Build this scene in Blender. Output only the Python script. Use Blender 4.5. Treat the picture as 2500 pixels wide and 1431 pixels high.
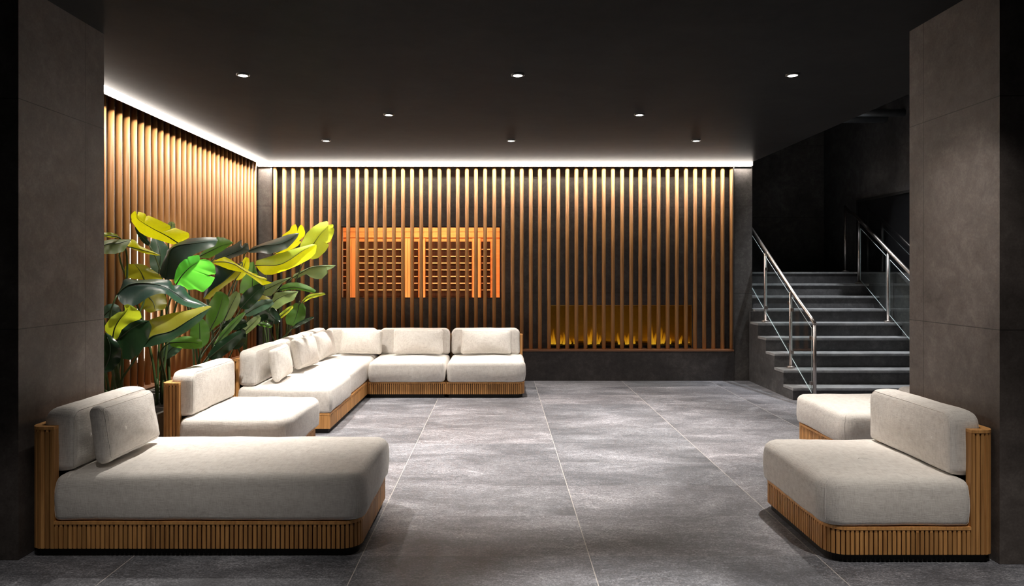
import bpy, bmesh, math, random
from mathutils import Vector, Matrix, noise

random.seed(7)
for o in list(bpy.data.objects):
    bpy.data.objects.remove(o, do_unlink=True)
scene = bpy.context.scene
COL = scene.collection
PI = math.pi

# ------------------------------------------------------------------ camera
F, CX, CY, HC = 1700.0, 1220.0, 663.0, 1.5      # focal length in px of a 2500x1431 frame
cam_data = bpy.data.cameras.new('camera')
cam = bpy.data.objects.new('camera', cam_data)
COL.objects.link(cam)
cam.location = (0, 0, HC)
cam.rotation_euler = (PI / 2, 0, 0)
cam_data.sensor_fit = 'HORIZONTAL'
cam_data.sensor_width = 36.0
cam_data.lens = 36.0 * F / 2500.0
cam_data.shift_x = (1250 - CX) / 2500.0
cam_data.shift_y = (CY - 715.5) / 2500.0
cam_data.clip_start = 0.05
cam_data.clip_end = 60
scene.camera = cam

# ------------------------------------------------------------------ world and exposure
world = bpy.data.worlds.new('world')
scene.world = world
world.use_nodes = True
bg = world.node_tree.nodes['Background']
bg.inputs[0].default_value = (0.9, 0.95, 1.0, 1)
bg.inputs[1].default_value = 0.012
scene.view_settings.view_transform = 'Standard'
scene.view_settings.look = 'None'
scene.view_settings.exposure = 0.0
scene.view_settings.gamma = 1.0
scene.view_settings.use_curve_mapping = False

LED = 34.0            # emission of the face of the light line
LED_DOWN = 260.0      # emission of its underside
SPOT = 1.0            # common factor of the ceiling downlights

# ------------------------------------------------------------------ helpers
def P(x, y, Y):
    """the point at depth Y that the photograph shows at pixel x, y"""
    return Vector(((x - CX) * Y / F, Y, HC - (y - CY) * Y / F))

def tag(o, label=None, cat=None, group=None, kind=None):
    if label: o['label'] = label
    if cat: o['category'] = cat
    if group: o['group'] = group
    if kind: o['kind'] = kind
    return o

def thing(name, label, cat, loc=(0, 0, 0), group=None):
    o = bpy.data.objects.new(name, None)
    o.empty_display_size = 0.1
    COL.objects.link(o)
    o.location = loc
    tag(o, label, cat, group)
    return o

def wloc(o):
    v = Vector((0, 0, 0))
    while o is not None:
        v += o.location
        o = o.parent
    return v

def obj(name, bm, mats, parent=None, smooth=False, label=None):
    """bm is in world coordinates; the object is linked as one mesh under parent"""
    if parent is not None:
        off = wloc(parent)
        bmesh.ops.translate(bm, verts=bm.verts, vec=-off)
    me = bpy.data.meshes.new(name)
    bm.to_mesh(me)
    bm.free()
    if not isinstance(mats, (list, tuple)): mats = [mats]
    for m in mats: me.materials.append(m)
    if smooth:
        for p in me.polygons: p.use_smooth = True
    o = bpy.data.objects.new(name, me)
    COL.objects.link(o)
    if parent is not None: o.parent = parent
    if label: o['label'] = label
    return o

def struct(name, bm, mats, smooth=False, parent=None):
    o = obj(name, bm, mats, parent, smooth)
    if parent is None: o['kind'] = 'structure'
    return o

def box(bm, x0, x1, y0, y1, z0, z1, mi=0):
    vs = [bm.verts.new((x, y, z)) for z in (z0, z1) for x, y in ((x0, y0), (x1, y0), (x1, y1), (x0, y1))]
    fs = [(3, 2, 1, 0), (4, 5, 6, 7), (0, 1, 5, 4), (1, 2, 6, 5), (2, 3, 7, 6), (3, 0, 4, 7)]
    for f in fs:
        fc = bm.faces.new([vs[i] for i in f])
        fc.material_index = mi

def boxes(*bs):
    bm = bmesh.new()
    for b in bs: box(bm, *b)
    return bm

def prism(bm, pts, z0, z1, mi=0):
    """pts: closed ccw outline"""
    n = len(pts)
    a = [bm.verts.new((p[0], p[1], z0)) for p in pts]
    b = [bm.verts.new((p[0], p[1], z1)) for p in pts]
    bm.faces.new(a[::-1]).material_index = mi
    bm.faces.new(b).material_index = mi
    for i in range(n):
        j = (i + 1) % n
        bm.faces.new((a[i], a[j], b[j], b[i])).material_index = mi

def tube(bm, pts, r, seg=12, caps=True, mi=0):
    pts = [Vector(p) for p in pts]
    n = len(pts)
    rs = r if isinstance(r, (list, tuple)) else [r] * n
    t0 = (pts[1] - pts[0]).normalized()
    up = Vector((0, 0, 1)) if abs(t0.z) < 0.9 else Vector((1, 0, 0))
    s = t0.cross(up).normalized()
    rings = []
    for i, p in enumerate(pts):
        if i == 0: t = pts[1] - p
        elif i == n - 1: t = p - pts[i - 1]
        else: t = (pts[i + 1] - p).normalized() + (p - pts[i - 1]).normalized()
        t.normalize()
        s = (s - t * s.dot(t)).normalized()
        b = t.cross(s)
        rings.append([bm.verts.new(p + (s * math.cos(2 * PI * k / seg) + b * math.sin(2 * PI * k / seg)) * rs[i]) for k in range(seg)])
    for i in range(n - 1):
        for k in range(seg):
            f = bm.faces.new((rings[i][k], rings[i][(k + 1) % seg], rings[i + 1][(k + 1) % seg], rings[i + 1][k]))
            f.smooth = True
            f.material_index = mi
    if caps:
        bm.faces.new(rings[0][::-1]).material_index = mi
        bm.faces.new(rings[-1]).material_index = mi

def fix(bm):
    bmesh.ops.recalc_face_normals(bm, faces=bm.faces)
    return bm

# ------------------------------------------------------------------ materials
class NT:
    def __init__(self, name):
        self.m = bpy.data.materials.new(name)
        self.m.use_nodes = True
        self.t = self.m.node_tree
        self.b = self.t.nodes['Principled BSDF']
        self.out = self.t.nodes['Material Output']
    def n(self, typ, **kw):
        nd = self.t.nodes.new(typ)
        for k, v in kw.items():
            if k in nd.inputs.keys(): nd.inputs[k].default_value = v
            else: setattr(nd, k, v)
        return nd
    def l(self, a, b): self.t.links.new(a, b)
    def math(self, op, a, b=None, c=None):
        nd = self.n('ShaderNodeMath', operation=op)
        for i, v in enumerate((a, b, c)):
            if v is None: continue
            if hasattr(v, 'links'): self.l(v, nd.inputs[i])
            else: nd.inputs[i].default_value = v
        return nd.outputs[0]
    def mix(self, fac, a, b, blend='MIX'):
        nd = self.n('ShaderNodeMix', data_type='RGBA', blend_type=blend)
        for s, v in ((nd.inputs[0], fac), (nd.inputs[6], a), (nd.inputs[7], b)):
            if hasattr(v, 'links'): self.l(v, s)
            elif isinstance(v, (tuple, list)): s.default_value = (*v[:3], 1)
            else: s.default_value = v
        return nd.outputs[2]
    def ramp(self, fac, stops):
        nd = self.n('ShaderNodeValToRGB')
        cr = nd.color_ramp
        while len(cr.elements) > 1: cr.elements.remove(cr.elements[-1])
        for i, (p, c) in enumerate(stops):
            e = cr.elements[0] if i == 0 else cr.elements.new(p)
            e.position = p
            e.color = (*c, 1) if len(c) == 3 else c
        self.l(fac, nd.inputs[0])
        return nd.outputs[0]
    def noise(self, vec, scale, detail=4, rough=0.55, dist=0.0):
        nd = self.n('ShaderNodeTexNoise')
        nd.inputs['Scale'].default_value = scale
        nd.inputs['Detail'].default_value = detail
        nd.inputs['Roughness'].default_value = rough
        nd.inputs['Distortion'].default_value = dist
        self.l(vec, nd.inputs['Vector'])
        return nd.outputs[0]
    def mapping(self, vec, scale=(1, 1, 1), loc=(0, 0, 0)):
        nd = self.n('ShaderNodeMapping')
        nd.inputs['Scale'].default_value = scale
        nd.inputs['Location'].default_value = loc
        self.l(vec, nd.inputs['Vector'])
        return nd.outputs[0]
    def bump(self, h, strength=0.2, dist=0.01):
        nd = self.n('ShaderNodeBump')
        nd.inputs['Strength'].default_value = strength
        nd.inputs['Distance'].default_value = dist
        self.l(h, nd.inputs['Height'])
        self.l(nd.outputs[0], self.b.inputs['Normal'])
        return nd
    def pos(self): return self.n('ShaderNodeNewGeometry').outputs['Position']
    def objc(self): return self.n('ShaderNodeTexCoord').outputs['Object']
    def island(self): return self.n('ShaderNodeNewGeometry').outputs['Random Per Island']
    def set(self, **kw):
        for k, v in kw.items():
            s = self.b.inputs[k.replace('_', ' ')]
            if hasattr(v, 'links'): self.l(v, s)
            elif isinstance(v, (tuple, list)): s.default_value = (*v, 1) if len(v) == 3 else v
            else: s.default_value = v
        return self

def joint(m, sock, period, off, w):
    """1 on a joint of half width w that repeats along one axis, and the cell number"""
    q = m.math('DIVIDE', m.math('SUBTRACT', sock, off), period)
    fr = m.math('FRACT', q)
    d = m.math('MINIMUM', fr, m.math('SUBTRACT', 1.0, fr))
    return m.math('LESS_THAN', d, w / period), m.math('FLOOR', q)

def mat_floor():
    m = NT('slate_tile')
    p = m.pos()
    sep = m.n('ShaderNodeSeparateXYZ'); m.l(p, sep.inputs[0])
    jx, cx = joint(m, sep.outputs[0], 1.2, -0.728, 0.0022)
    jy, cy = joint(m, sep.outputs[1], 0.6, 3.672, 0.0016)
    cell = m.n('ShaderNodeCombineXYZ'); m.l(cx, cell.inputs[0]); m.l(cy, cell.inputs[1])
    wn = m.n('ShaderNodeTexWhiteNoise', noise_dimensions='3D'); m.l(cell.outputs[0], wn.inputs['Vector'])
    sh = m.n('ShaderNodeVectorMath', operation='MULTIPLY_ADD')
    m.l(wn.outputs['Color'], sh.inputs[0]); sh.inputs[1].default_value = (9, 9, 9); m.l(p, sh.inputs[2])
    v = sh.outputs[0]
    big = m.noise(m.mapping(v, (1.0, 1.9, 1)), 1.7, 7, 0.62, 0.6)
    fine = m.noise(m.mapping(v, (7, 16, 7)), 3.6, 10, 0.78, 1.4)
    grit = m.noise(p, 95, 5, 0.8)
    a = m.math('MULTIPLY_ADD', fine, 0.62, m.math('MULTIPLY', big, 0.38))
    a = m.math('MULTIPLY_ADD', grit, 0.50, m.math('SUBTRACT', a, 0.25))
    c = m.ramp(a, [(0.34, (0.046, 0.047, 0.053)), (0.46, (0.105, 0.105, 0.114)), (0.54, (0.20, 0.198, 0.211)), (0.64, (0.44, 0.43, 0.45))])
    warm = m.mix(m.math('MULTIPLY', wn.outputs['Value'], 0.55), (0.95, 1.0, 1.05), (1.03, 0.985, 0.985))
    c = m.mix(1.0, c, warm, 'MULTIPLY')
    tone = m.math('MULTIPLY_ADD', wn.outputs['Value'], 0.28, 0.86)
    tn = m.n('ShaderNodeCombineColor'); [m.l(tone, tn.inputs[i]) for i in range(3)]
    c = m.mix(1.0, c, tn.outputs[0], 'MULTIPLY')
    c = m.mix(m.math('MULTIPLY', jy, 0.28), c, (0.40, 0.38, 0.36))
    c = m.mix(m.math('MULTIPLY', jx, 0.85), c, (0.50, 0.47, 0.44))
    r = m.math('MULTIPLY_ADD', fine, 0.30, 0.34)
    m.set(Base_Color=c, Roughness=r)
    m.b.inputs['Specular IOR Level'].default_value = 0.42
    h = m.math('SUBTRACT', m.math('MULTIPLY', a, 1.0), m.math('MULTIPLY', m.math('MAXIMUM', jx, jy), 0.3))
    m.bump(h, 0.35, 0.006)
    return m.m

def mat_stone(name, lo, mid, hi, joints=(), rough=0.62, scale=1.0, bump=0.15):
    """large dark porcelain slabs; joints: (axis, period, offset)"""
    m = NT(name)
    p = m.pos()
    sep = m.n('ShaderNodeSeparateXYZ'); m.l(p, sep.inputs[0])
    big = m.noise(p, 1.5 * scale, 6, 0.6, 0.8)
    fine = m.noise(p, 11 * scale, 7, 0.7, 0.4)
    grit = m.noise(p, 85, 2, 0.6)
    a = m.math('MULTIPLY_ADD', fine, 0.45, m.math('MULTIPLY', big, 0.55))
    a = m.math('MULTIPLY_ADD', grit, 0.2, m.math('SUBTRACT', a, 0.1))
    c = m.ramp(a, [(0.33, lo), (0.5, mid), (0.68, hi)])
    j = None
    for ax, per, off in joints:
        q, _ = joint(m, sep.outputs[ax], per, off, 0.0022)
        j = q if j is None else m.math('MAXIMUM', j, q)
    if j is not None:
        c = m.mix(m.math('MULTIPLY', j, 0.8), c, (0.006, 0.005, 0.005))
        a = m.math('SUBTRACT', a, m.math('MULTIPLY', j, 0.5))
    m.set(Base_Color=c, Roughness=rough)
    m.b.inputs['Specular IOR Level'].default_value = 0.4
    m.bump(a, bump, 0.008)
    return m.m

def mat_wood(name, a, b, axis='Z', rough=0.5, vary=0.35, scale=1.0, coat=0.0):
    m = NT(name)
    p = m.pos()
    isl = m.island()
    cmb = m.n('ShaderNodeCombineXYZ')
    for i in range(3): m.l(m.math('MULTIPLY', isl, 17.0 + 5 * i), cmb.inputs[i])
    ad = m.n('ShaderNodeVectorMath', operation='ADD'); m.l(p, ad.inputs[0]); m.l(cmb.outputs[0], ad.inputs[1])
    s = {'X': (1.2, 26, 26), 'Y': (26, 1.2, 26), 'Z': (26, 26, 1.2)}[axis]
    s = tuple(q * scale for q in s)
    g = m.noise(m.mapping(ad.outputs[0], s), 2.2, 6, 0.6, 0.7)
    c = m.ramp(g, [(0.28, a), (0.62, b)])
    t = m.math('MULTIPLY_ADD', isl, vary, 1.0 - vary * 0.5)
    tn = m.n('ShaderNodeCombineColor'); [m.l(t, tn.inputs[i]) for i in range(3)]
    c = m.mix(1.0, c, tn.outputs[0], 'MULTIPLY')
    m.set(Base_Color=c, Roughness=rough)
    m.b.inputs['Specular IOR Level'].default_value = 0.4
    if coat: m.b.inputs['Coat Weight'].default_value = coat
    m.bump(g, 0.08, 0.003)
    return m.m

def mat_fabric():
    m = NT('linen_fabric')
    p = m.objc()
    w1 = m.noise(m.mapping(p, (26, 26, 300)), 1.0, 3, 0.6)
    w2 = m.noise(m.mapping(p, (300, 26, 26)), 1.0, 3, 0.6)
    w3 = m.noise(m.mapping(p, (26, 300, 26)), 1.0, 3, 0.6)
    soft = m.noise(p, 5, 3, 0.5)
    wv = m.math('ADD', m.math('ADD', w1, w2), w3)
    wv = m.math('MULTIPLY', wv, 0.3333)
    f = m.math('MULTIPLY_ADD', soft, 0.07, m.math('MULTIPLY', wv, 0.93))
    c = m.ramp(f, [(0.38, (0.60, 0.565, 0.53)), (0.5, (0.745, 0.71, 0.67)), (0.62, (0.83, 0.805, 0.765))])
    m.set(Base_Color=c, Roughness=0.92)
    m.b.inputs['Specular IOR Level'].default_value = 0.15
    m.b.inputs['Sheen Weight'].default_value = 0.12
    m.b.inputs['Sheen Roughness'].default_value = 0.5
    m.bump(wv, 0.6, 0.006)
    return m.m

def mat_plain(name, c, rough=0.5, metal=0.0, spec=0.5):
    m = NT(name)
    p = m.objc()
    g = m.noise(p, 24, 4, 0.6)
    lo = tuple(x * 0.88 for x in c)
    hi = tuple(min(1, x * 1.12) for x in c)
    m.set(Base_Color=m.ramp(g, [(0.3, lo), (0.7, hi)]), Roughness=rough, Metallic=metal)
    m.b.inputs['Specular IOR Level'].default_value = spec
    return m.m

def mat_emit(name, c, s):
    m = NT(name)
    m.set(Base_Color=(0.0, 0.0, 0.0))
    m.b.inputs['Emission Color'].default_value = (*c, 1)
    m.b.inputs['Emission Strength'].default_value = s
    return m.m

def mat_glass(name, tint=(1, 1, 1), refl=1.0):
    """clear sheet glass: see-through with a mirror reflection that grows at grazing angles"""
    m = NT(name)
    tr = m.n('ShaderNodeBsdfTransparent'); tr.inputs[0].default_value = (*tint, 1)
    gl = m.n('ShaderNodeBsdfGlossy'); gl.inputs['Roughness'].default_value = 0.01
    gl.inputs['Color'].default_value = (refl, refl, refl, 1)
    lw_ = m.n('ShaderNodeLayerWeight'); lw_.inputs[0].default_value = 0.5
    fr = m.math('MULTIPLY_ADD', m.math('POWER', lw_.outputs['Facing'], 5.0), 0.9, 0.04).node
    mx = m.n('ShaderNodeMixShader')
    m.l(fr.outputs[0], mx.inputs[0]); m.l(tr.outputs[0], mx.inputs[1]); m.l(gl.outputs[0], mx.inputs[2])
    m.l(mx.outputs[0], m.out.inputs[0])
    return m.m

def mat_leaf(name, top, thru, rough=0.32, trans=0.4):
    m = NT(name)
    p = m.objc()
    g = m.noise(p, 7, 4, 0.55)
    f = m.noise(p, 60, 2, 0.5)
    a = m.math('MULTIPLY_ADD', f, 0.25, m.math('MULTIPLY', g, 0.75))
    c = m.ramp(a, [(0.3, tuple(x * 0.75 for x in top)), (0.7, tuple(min(1, x * 1.2) for x in top))])
    m.set(Base_Color=c, Roughness=rough)
    m.b.inputs['Specular IOR Level'].default_value = 0.5
    tl = m.n('ShaderNodeBsdfTranslucent')
    tl.inputs[0].default_value = (*thru, 1)
    mx = m.n('ShaderNodeMixShader'); mx.inputs[0].default_value = trans
    m.l(m.b.outputs[0], mx.inputs[1]); m.l(tl.outputs[0], mx.inputs[2])
    m.l(mx.outputs[0], m.out.inputs[0])
    m.bump(f, 0.1, 0.003)
    return m.m

M = {}
M['floor'] = mat_floor()
M['pillar'] = mat_stone('brown_grey_slab', (0.055, 0.046, 0.042), (0.100, 0.085, 0.078), (0.17, 0.148, 0.138), [(2, 1.2, 0.0), (1, 3.0, 4.205)], 0.55)
M['wall'] = mat_stone('charcoal_slab', (0.058, 0.053, 0.050), (0.105, 0.097, 0.092), (0.19, 0.178, 0.17), [(2, 1.2, 0.0), (0, 1.2, -0.13)], 0.6, 1.3, 0.35)
M['plinth'] = mat_stone('charcoal_plinth_slab', (0.024, 0.022, 0.022), (0.048, 0.043, 0.042), (0.095, 0.085, 0.082), [(2, 1.2, 0.0)], 0.55, 1.2)
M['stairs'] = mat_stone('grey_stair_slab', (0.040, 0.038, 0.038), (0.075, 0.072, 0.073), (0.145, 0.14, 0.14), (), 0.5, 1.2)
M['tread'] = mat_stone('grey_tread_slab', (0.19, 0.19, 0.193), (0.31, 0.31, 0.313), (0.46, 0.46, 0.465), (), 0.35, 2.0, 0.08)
M['ceiling'] = mat_stone('black_ceiling_paint', (0.026, 0.026, 0.0265), (0.031, 0.031, 0.0314), (0.037, 0.0368, 0.037), (), 0.42, 0.6, 0.03)
M['ceiling'].node_tree.nodes['Principled BSDF'].inputs['Specular IOR Level'].default_value = 0.003
M['dark'] = mat_plain('black_paint', (0.012, 0.012, 0.012), 0.7)
M['teak'] = mat_wood('oiled_teak', (0.40, 0.18, 0.052), (0.68, 0.35, 0.12), 'Z', 0.5, 0.4)
M['teak_flat'] = mat_wood('oiled_teak_board', (0.30, 0.135, 0.045), (0.48, 0.245, 0.095), 'Y', 0.5, 0.15)
M['slat'] = mat_wood('brown_wood_slat', (0.33, 0.152, 0.050), (0.47, 0.24, 0.090), 'Z', 0.42, 0.25)
M['rail'] = mat_wood('brown_wood_rail', (0.20, 0.085, 0.040), (0.30, 0.14, 0.07), 'X', 0.45, 0.1)
M['guard'] = mat_wood('pale_guard_wood', (0.74, 0.46, 0.24), (0.86, 0.58, 0.32), 'X', 0.5, 0.1)
M['cedar'] = mat_wood('cedar_board', (0.58, 0.235, 0.075), (0.70, 0.32, 0.115), 'X', 0.5, 0.22)
M['cedar_post'] = mat_wood('cedar_post', (0.60, 0.25, 0.085), (0.72, 0.35, 0.135), 'Z', 0.5, 0.12)
M['heater'] = mat_plain('brown_heater_panel', (0.030, 0.013, 0.008), 0.6, 0.0, 0.08)
M['fabric'] = mat_fabric()
M['core'] = mat_plain('dark_teak_groove', (0.045, 0.018, 0.007), 0.8)
M['foot'] = mat_plain('black_plinth', (0.010, 0.009, 0.009), 0.7)
M['steel'] = mat_plain('brushed_steel', (0.50, 0.45, 0.42), 0.34, 1.0)
M['glass'] = mat_glass('clear_glass', (0.93, 0.96, 0.955))
M['pane'] = mat_glass('window_glass', (0.97, 0.97, 0.97))
M['glass_edge'] = mat_plain('pale_glass_edge', (0.75, 0.86, 0.86), 0.2)
M['black_glass'] = mat_plain('black_glass', (0.010, 0.010, 0.011), 0.06, 0.0, 0.8)
M['led'] = mat_emit('light_line_diffuser', (1.0, 0.90, 0.80), LED)
M['led_down'] = mat_emit('light_line_underside', (1.0, 0.90, 0.80), LED_DOWN)
M['lamp'] = mat_emit('lamp_lens', (1.0, 0.94, 0.86), 12.0)
M['trim'] = mat_plain('black_lamp_trim', (0.02, 0.02, 0.02), 0.4)
M['alu'] = mat_plain('dark_aluminium', (0.10, 0.10, 0.10), 0.4, 0.8)
M['amber'] = mat_plain('amber_lacquer', (0.34, 0.18, 0.006), 0.28, 0.6)
M['brass'] = mat_plain('brass_trim', (0.80, 0.50, 0.14), 0.3, 1.0)
M['pot'] = mat_plain('grey_planter', (0.22, 0.215, 0.20), 0.6)
M['soil'] = mat_plain('dark_soil', (0.02, 0.015, 0.011), 0.95)
M['litwin'] = mat_emit('lit_room_beyond', (1.0, 0.88, 0.74), 5.0)
M['duct'] = mat_plain('grey_duct', (0.16, 0.17, 0.18), 0.4, 0.6)
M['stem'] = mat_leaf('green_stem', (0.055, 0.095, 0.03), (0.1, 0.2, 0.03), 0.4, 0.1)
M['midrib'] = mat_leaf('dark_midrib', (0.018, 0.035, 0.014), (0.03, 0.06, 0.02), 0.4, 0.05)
L = {  # leaf kinds; the brighter tones also hold light shining through the blades
    'yellow': mat_leaf('lit_yellow_leaf', (0.84, 0.87, 0.012), (0.95, 0.98, 0.01), 0.4, 0.5),
    'lime': mat_leaf('lit_lime_leaf', (0.30, 0.40, 0.045), (0.62, 0.72, 0.03), 0.4, 0.45),
    'bright': mat_leaf('lit_green_leaf', (0.07, 0.42, 0.05), (0.16, 0.75, 0.06), 0.4, 0.5),
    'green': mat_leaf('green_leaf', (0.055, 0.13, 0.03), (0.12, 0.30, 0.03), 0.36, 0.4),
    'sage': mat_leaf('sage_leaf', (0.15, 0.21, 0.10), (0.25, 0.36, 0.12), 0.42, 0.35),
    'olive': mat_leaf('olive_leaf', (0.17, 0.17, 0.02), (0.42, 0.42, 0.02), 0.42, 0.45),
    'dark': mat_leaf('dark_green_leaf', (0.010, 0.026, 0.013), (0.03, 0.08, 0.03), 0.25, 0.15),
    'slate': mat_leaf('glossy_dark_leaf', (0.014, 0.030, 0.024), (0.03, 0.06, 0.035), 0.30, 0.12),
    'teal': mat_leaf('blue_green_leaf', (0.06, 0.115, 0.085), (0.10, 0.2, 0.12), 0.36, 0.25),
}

for k in ('slate', 'dark'):
    L[k].node_tree.nodes['Principled BSDF'].inputs['Specular IOR Level'].default_value = 0.3

# ------------------------------------------------------------------ the room
ZC = 3.0                    # main ceiling
YB = 9.55                   # face of the back wall
XL = -3.17                  # light line on the left
XE = 3.46                   # right edge of the lowered ceiling
XS = -3.33                  # axis of the left slats
YS = 9.60                   # axis of the back slats
YW = 9.72                   # stone behind the back slats

struct('floor', boxes((-5, 6.2, -1.6, 12.2, -0.12, 0)), M['floor'])
struct('ceiling', boxes((-5, XE, -1.6, 9.9, ZC, ZC + 0.25)), M['ceiling'])
struct('ceiling_stairwell', boxes((XE, 6.2, -1.6, 12.2, 4.6, 4.75), (XE - 0.08, XE, -1.6, 9.9, ZC + 0.25, 4.6)), M['dark'])

# left pillar and right pillar, with the dark walls that carry on from them out of frame
struct('wall_left_pillar', boxes((-3.62, -2.50, 3.617, 4.40, 0, ZC)), M['pillar'])
struct('wall_right_pillar', boxes((2.56, 3.62, 3.566, 4.35, 0, ZC)), M['pillar'])
struct('wall_left_front', boxes((-5, -3.62, 3.70, 4.40, 0, ZC)), M['dark'])
struct('wall_right_front', boxes((3.62, 6.2, 3.70, 4.35, 0, 4.6)), M['dark'])
struct('wall_rear', boxes((-5, 6.2, -1.6, -1.5, 0, 4.6)), M['dark'])
struct('wall_left_entry', boxes((-5.1, -5, -1.6, 3.7, 0, ZC)), M['dark'])
struct('wall_right_entry', boxes((6.2, 6.3, -1.6, 12.2, 0, 4.6)), M['dark'])

# left wall: plinth, stone with the lit window behind the slats
wy0, wy1, wz0, wz1 = 6.50, 7.22, 0.62, 1.96
struct('wall_left', boxes((-3.66, -3.50, 4.40, wy0, 0, ZC), (-3.66, -3.50, wy1, YW, 0, ZC),
                          (-3.66, -3.50, wy0, wy1, 0, wz0), (-3.66, -3.50, wy0, wy1, wz1, ZC)), M['wall'])
struct('baseboard_left', boxes((-3.50, -3.225, 4.40, 9.55, 0, 0.405)), M['plinth'])
w = struct('window_left', boxes((-3.62, -3.60, wy0, wy1, wz0, wz1)), M['litwin'])

# back wall with the sauna window and the fireplace recess
sx0, sx1, sz0, sz1 = -2.23, 0.012, 1.123, 2.13
fx0, fx1, fz0, fz1 = 0.67, 2.68, 0.435, 1.03
T = 9.92
bm = boxes((-3.50, sx0, YW, T, 0, ZC), (sx0, sx1, YW, T, 0, sz0), (sx0, sx1, YW, T, sz1, ZC),
           (sx1, fx0, YW, T, 0, ZC), (fx0, fx1, YW, T, 0, fz0), (fx0, fx1, YW, T, fz1, ZC),
           (fx1, 3.215, YW, T, 0, ZC))
struct('wall_back', bm, M['wall'])
struct('wall_back_side', boxes((3.215, 3.47, YB + 0.02, T, 0, ZC)), M['wall'])
struct('baseboard_back', boxes((-3.235, 3.215, YB, YW, 0, 0.405)), M['plinth'])
struct('trim_corner', boxes((-3.32, -3.150, YB + 0.025, YW, 0.0, ZC)), M['wall'])
struct('trim_corner_edge', boxes((-3.149, -3.128, YB + 0.02, YW, 0.433, ZC - 0.07)), M['alu'])

# stairwell
struct('wall_stairwell_back', boxes((3.47, 5.4, 11.6, 11.75, 0, 4.6)), M['wall'])
struct('wall_stairwell_left', boxes((3.32, 3.47, 9.92, 11.75, 0, 4.6)), M['wall'])
struct('wall_stairwell_right', boxes((5.40, 5.55, 6.9, 11.75, 0, 4.6)), M['stairs'])
struct('baseboard_stairwell', boxes((5.32, 5.40, 8.12, 11.6, 0, 1.485)), M['stairs'])

# ------------------------------------------------------------------ staircase
Z1, RISE, Y1, RUN = 0.14, 0.169, 8.12, 0.275
XA, XB = 3.42, 5.32
st = thing('staircase', 'dark grey stone staircase rising to the landing at the right of the back wall', 'stairs', (XA, Y1, 0))
bm = bmesh.new()
for k in range(9):
    y0 = Y1 + RUN * k
    z = Z1 + RISE * k
    y1 = Y1 + RUN * (k + 1) if k < 8 else 11.58
    x0 = XA if y1 < 9.56 else (XA if y0 < 9.5 else 3.475)
    if k < 8 and x0 == XA: y1 = min(y1, 9.55) if y0 < 9.55 else y1
    box(bm, x0, XB, y0, y1, 0, z - 0.03)
    if k == 5: box(bm, 3.475, XB, y1, Y1 + RUN * (k + 1), 0, z - 0.03)
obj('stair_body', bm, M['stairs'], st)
for k in range(9):
    y0 = Y1 + RUN * k
    z = Z1 + RISE * k
    y1 = Y1 + RUN * (k + 1) if k < 8 else 11.58
    x0 = XA if y0 < 9.3 else 3.475
    if k == 8: x0 = 3.475
    bm = bmesh.new()
    box(bm, x0 - (0.004 if x0 == XA else 0), XB, y0 - 0.018, y1 - (0.002 if k < 8 else 0), z - 0.03, z)
    bmesh.ops.bevel(bm, geom=[e for e in bm.edges if abs(e.verts[0].co.y - (y0 - 0.018)) < 1e-4 and abs(e.verts[1].co.y - (y0 - 0.018)) < 1e-4 and abs(e.verts[0].co.z - e.verts[1].co.z) < 1e-5],
                    offset=0.008, segments=2, affect='EDGES')
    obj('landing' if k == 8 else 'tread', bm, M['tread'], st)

def rz(y):  # height of the handrail over the stair at depth y
    return 0.915 + (y - 7.97) * RISE / RUN

def glass_panel(parent, x, ya, yb, lo, hi):
    """a sloping sheet between two posts"""
    bm = bmesh.new()
    t = 0.004
    pr = [(ya, rz(ya) - lo), (yb, rz(yb) - lo), (yb, rz(yb) - hi), (ya, rz(ya) - hi)]
    a = [bm.verts.new((x - t, y, z)) for y, z in pr]
    b = [bm.verts.new((x + t, y, z)) for y, z in pr]
    bm.faces.new(a); bm.faces.new(b[::-1])
    for i in range(4):
        j = (i + 1) % 4
        bm.faces.new((a[i], b[i], b[j], a[j])).material_index = 1
    fix(bm)
    return obj('glass_panel', bm, [M['glass'], M['glass_edge']], parent)

def post(parent, x, y, zb, zt, fl=True):
    bm = bmesh.new()
    tube(bm, [(x, y, zb), (x, y, zt)], 0.0195, 16)
    o = obj('post', bm, M['steel'], parent)
    if fl:
        bm = bmesh.new()
        tube(bm, [(x, y, zb), (x, y, zb + 0.022), (x, y, zb + 0.026)], [0.05, 0.05, 0.044], 20)
        obj('base_flange', bm, M['steel'], o)
    return o

def clamp(o, x, y, z, s=1):
    bm = boxes((x - 0.013, x + 0.013, y + s * 0.02 if s > 0 else y - 0.062, y + 0.062 if s > 0 else y - 0.02, z - 0.02, z + 0.02))
    obj('glass_clamp', bm, M['steel'], o)

hr = thing('stair_handrail', 'steel handrail with glass panels on the left of the stairs, beside the back wall', 'handrail', (3.58, 7.97, 0), 'stair handrails')
xr = 3.585
posts = [(7.97, 0.0, rz(7.97)), (8.58, Z1 + RISE, rz(8.58) - 0.05), (9.40, Z1 + 4 * RISE, rz(9.40) - 0.05)]
for i, (y, zb, zt) in enumerate(posts):
    o = post(hr, xr + (0.02 if i == 0 else 0), y, zb, zt - (0.005 if i == 0 else 0), i > 0)
    if i:
        bm = bmesh.new(); tube(bm, [(xr, y, zt), (xr, y, zt + 0.04)], 0.009, 8); obj('rail_bracket', bm, M['steel'], o)
    for z in (rz(y) - 0.22, rz(y) - 0.74):
        if i < 2: clamp(o, xr, y, z + 0.04, 1)
        if i > 0: clamp(o, xr, y, z - 0.04, -1)
bm = bmesh.new()
tube(bm, [(xr + 0.02, 7.955, rz(7.955) - 0.012), (xr + 0.015, 8.05, rz(8.05)), (xr, 8.4, rz(8.4)), (xr, 9.95, rz(9.95)), (xr, 10.15, rz(10.15) - 0.03), (xr, 10.6, rz(10.15))], 0.0215, 16)
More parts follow.
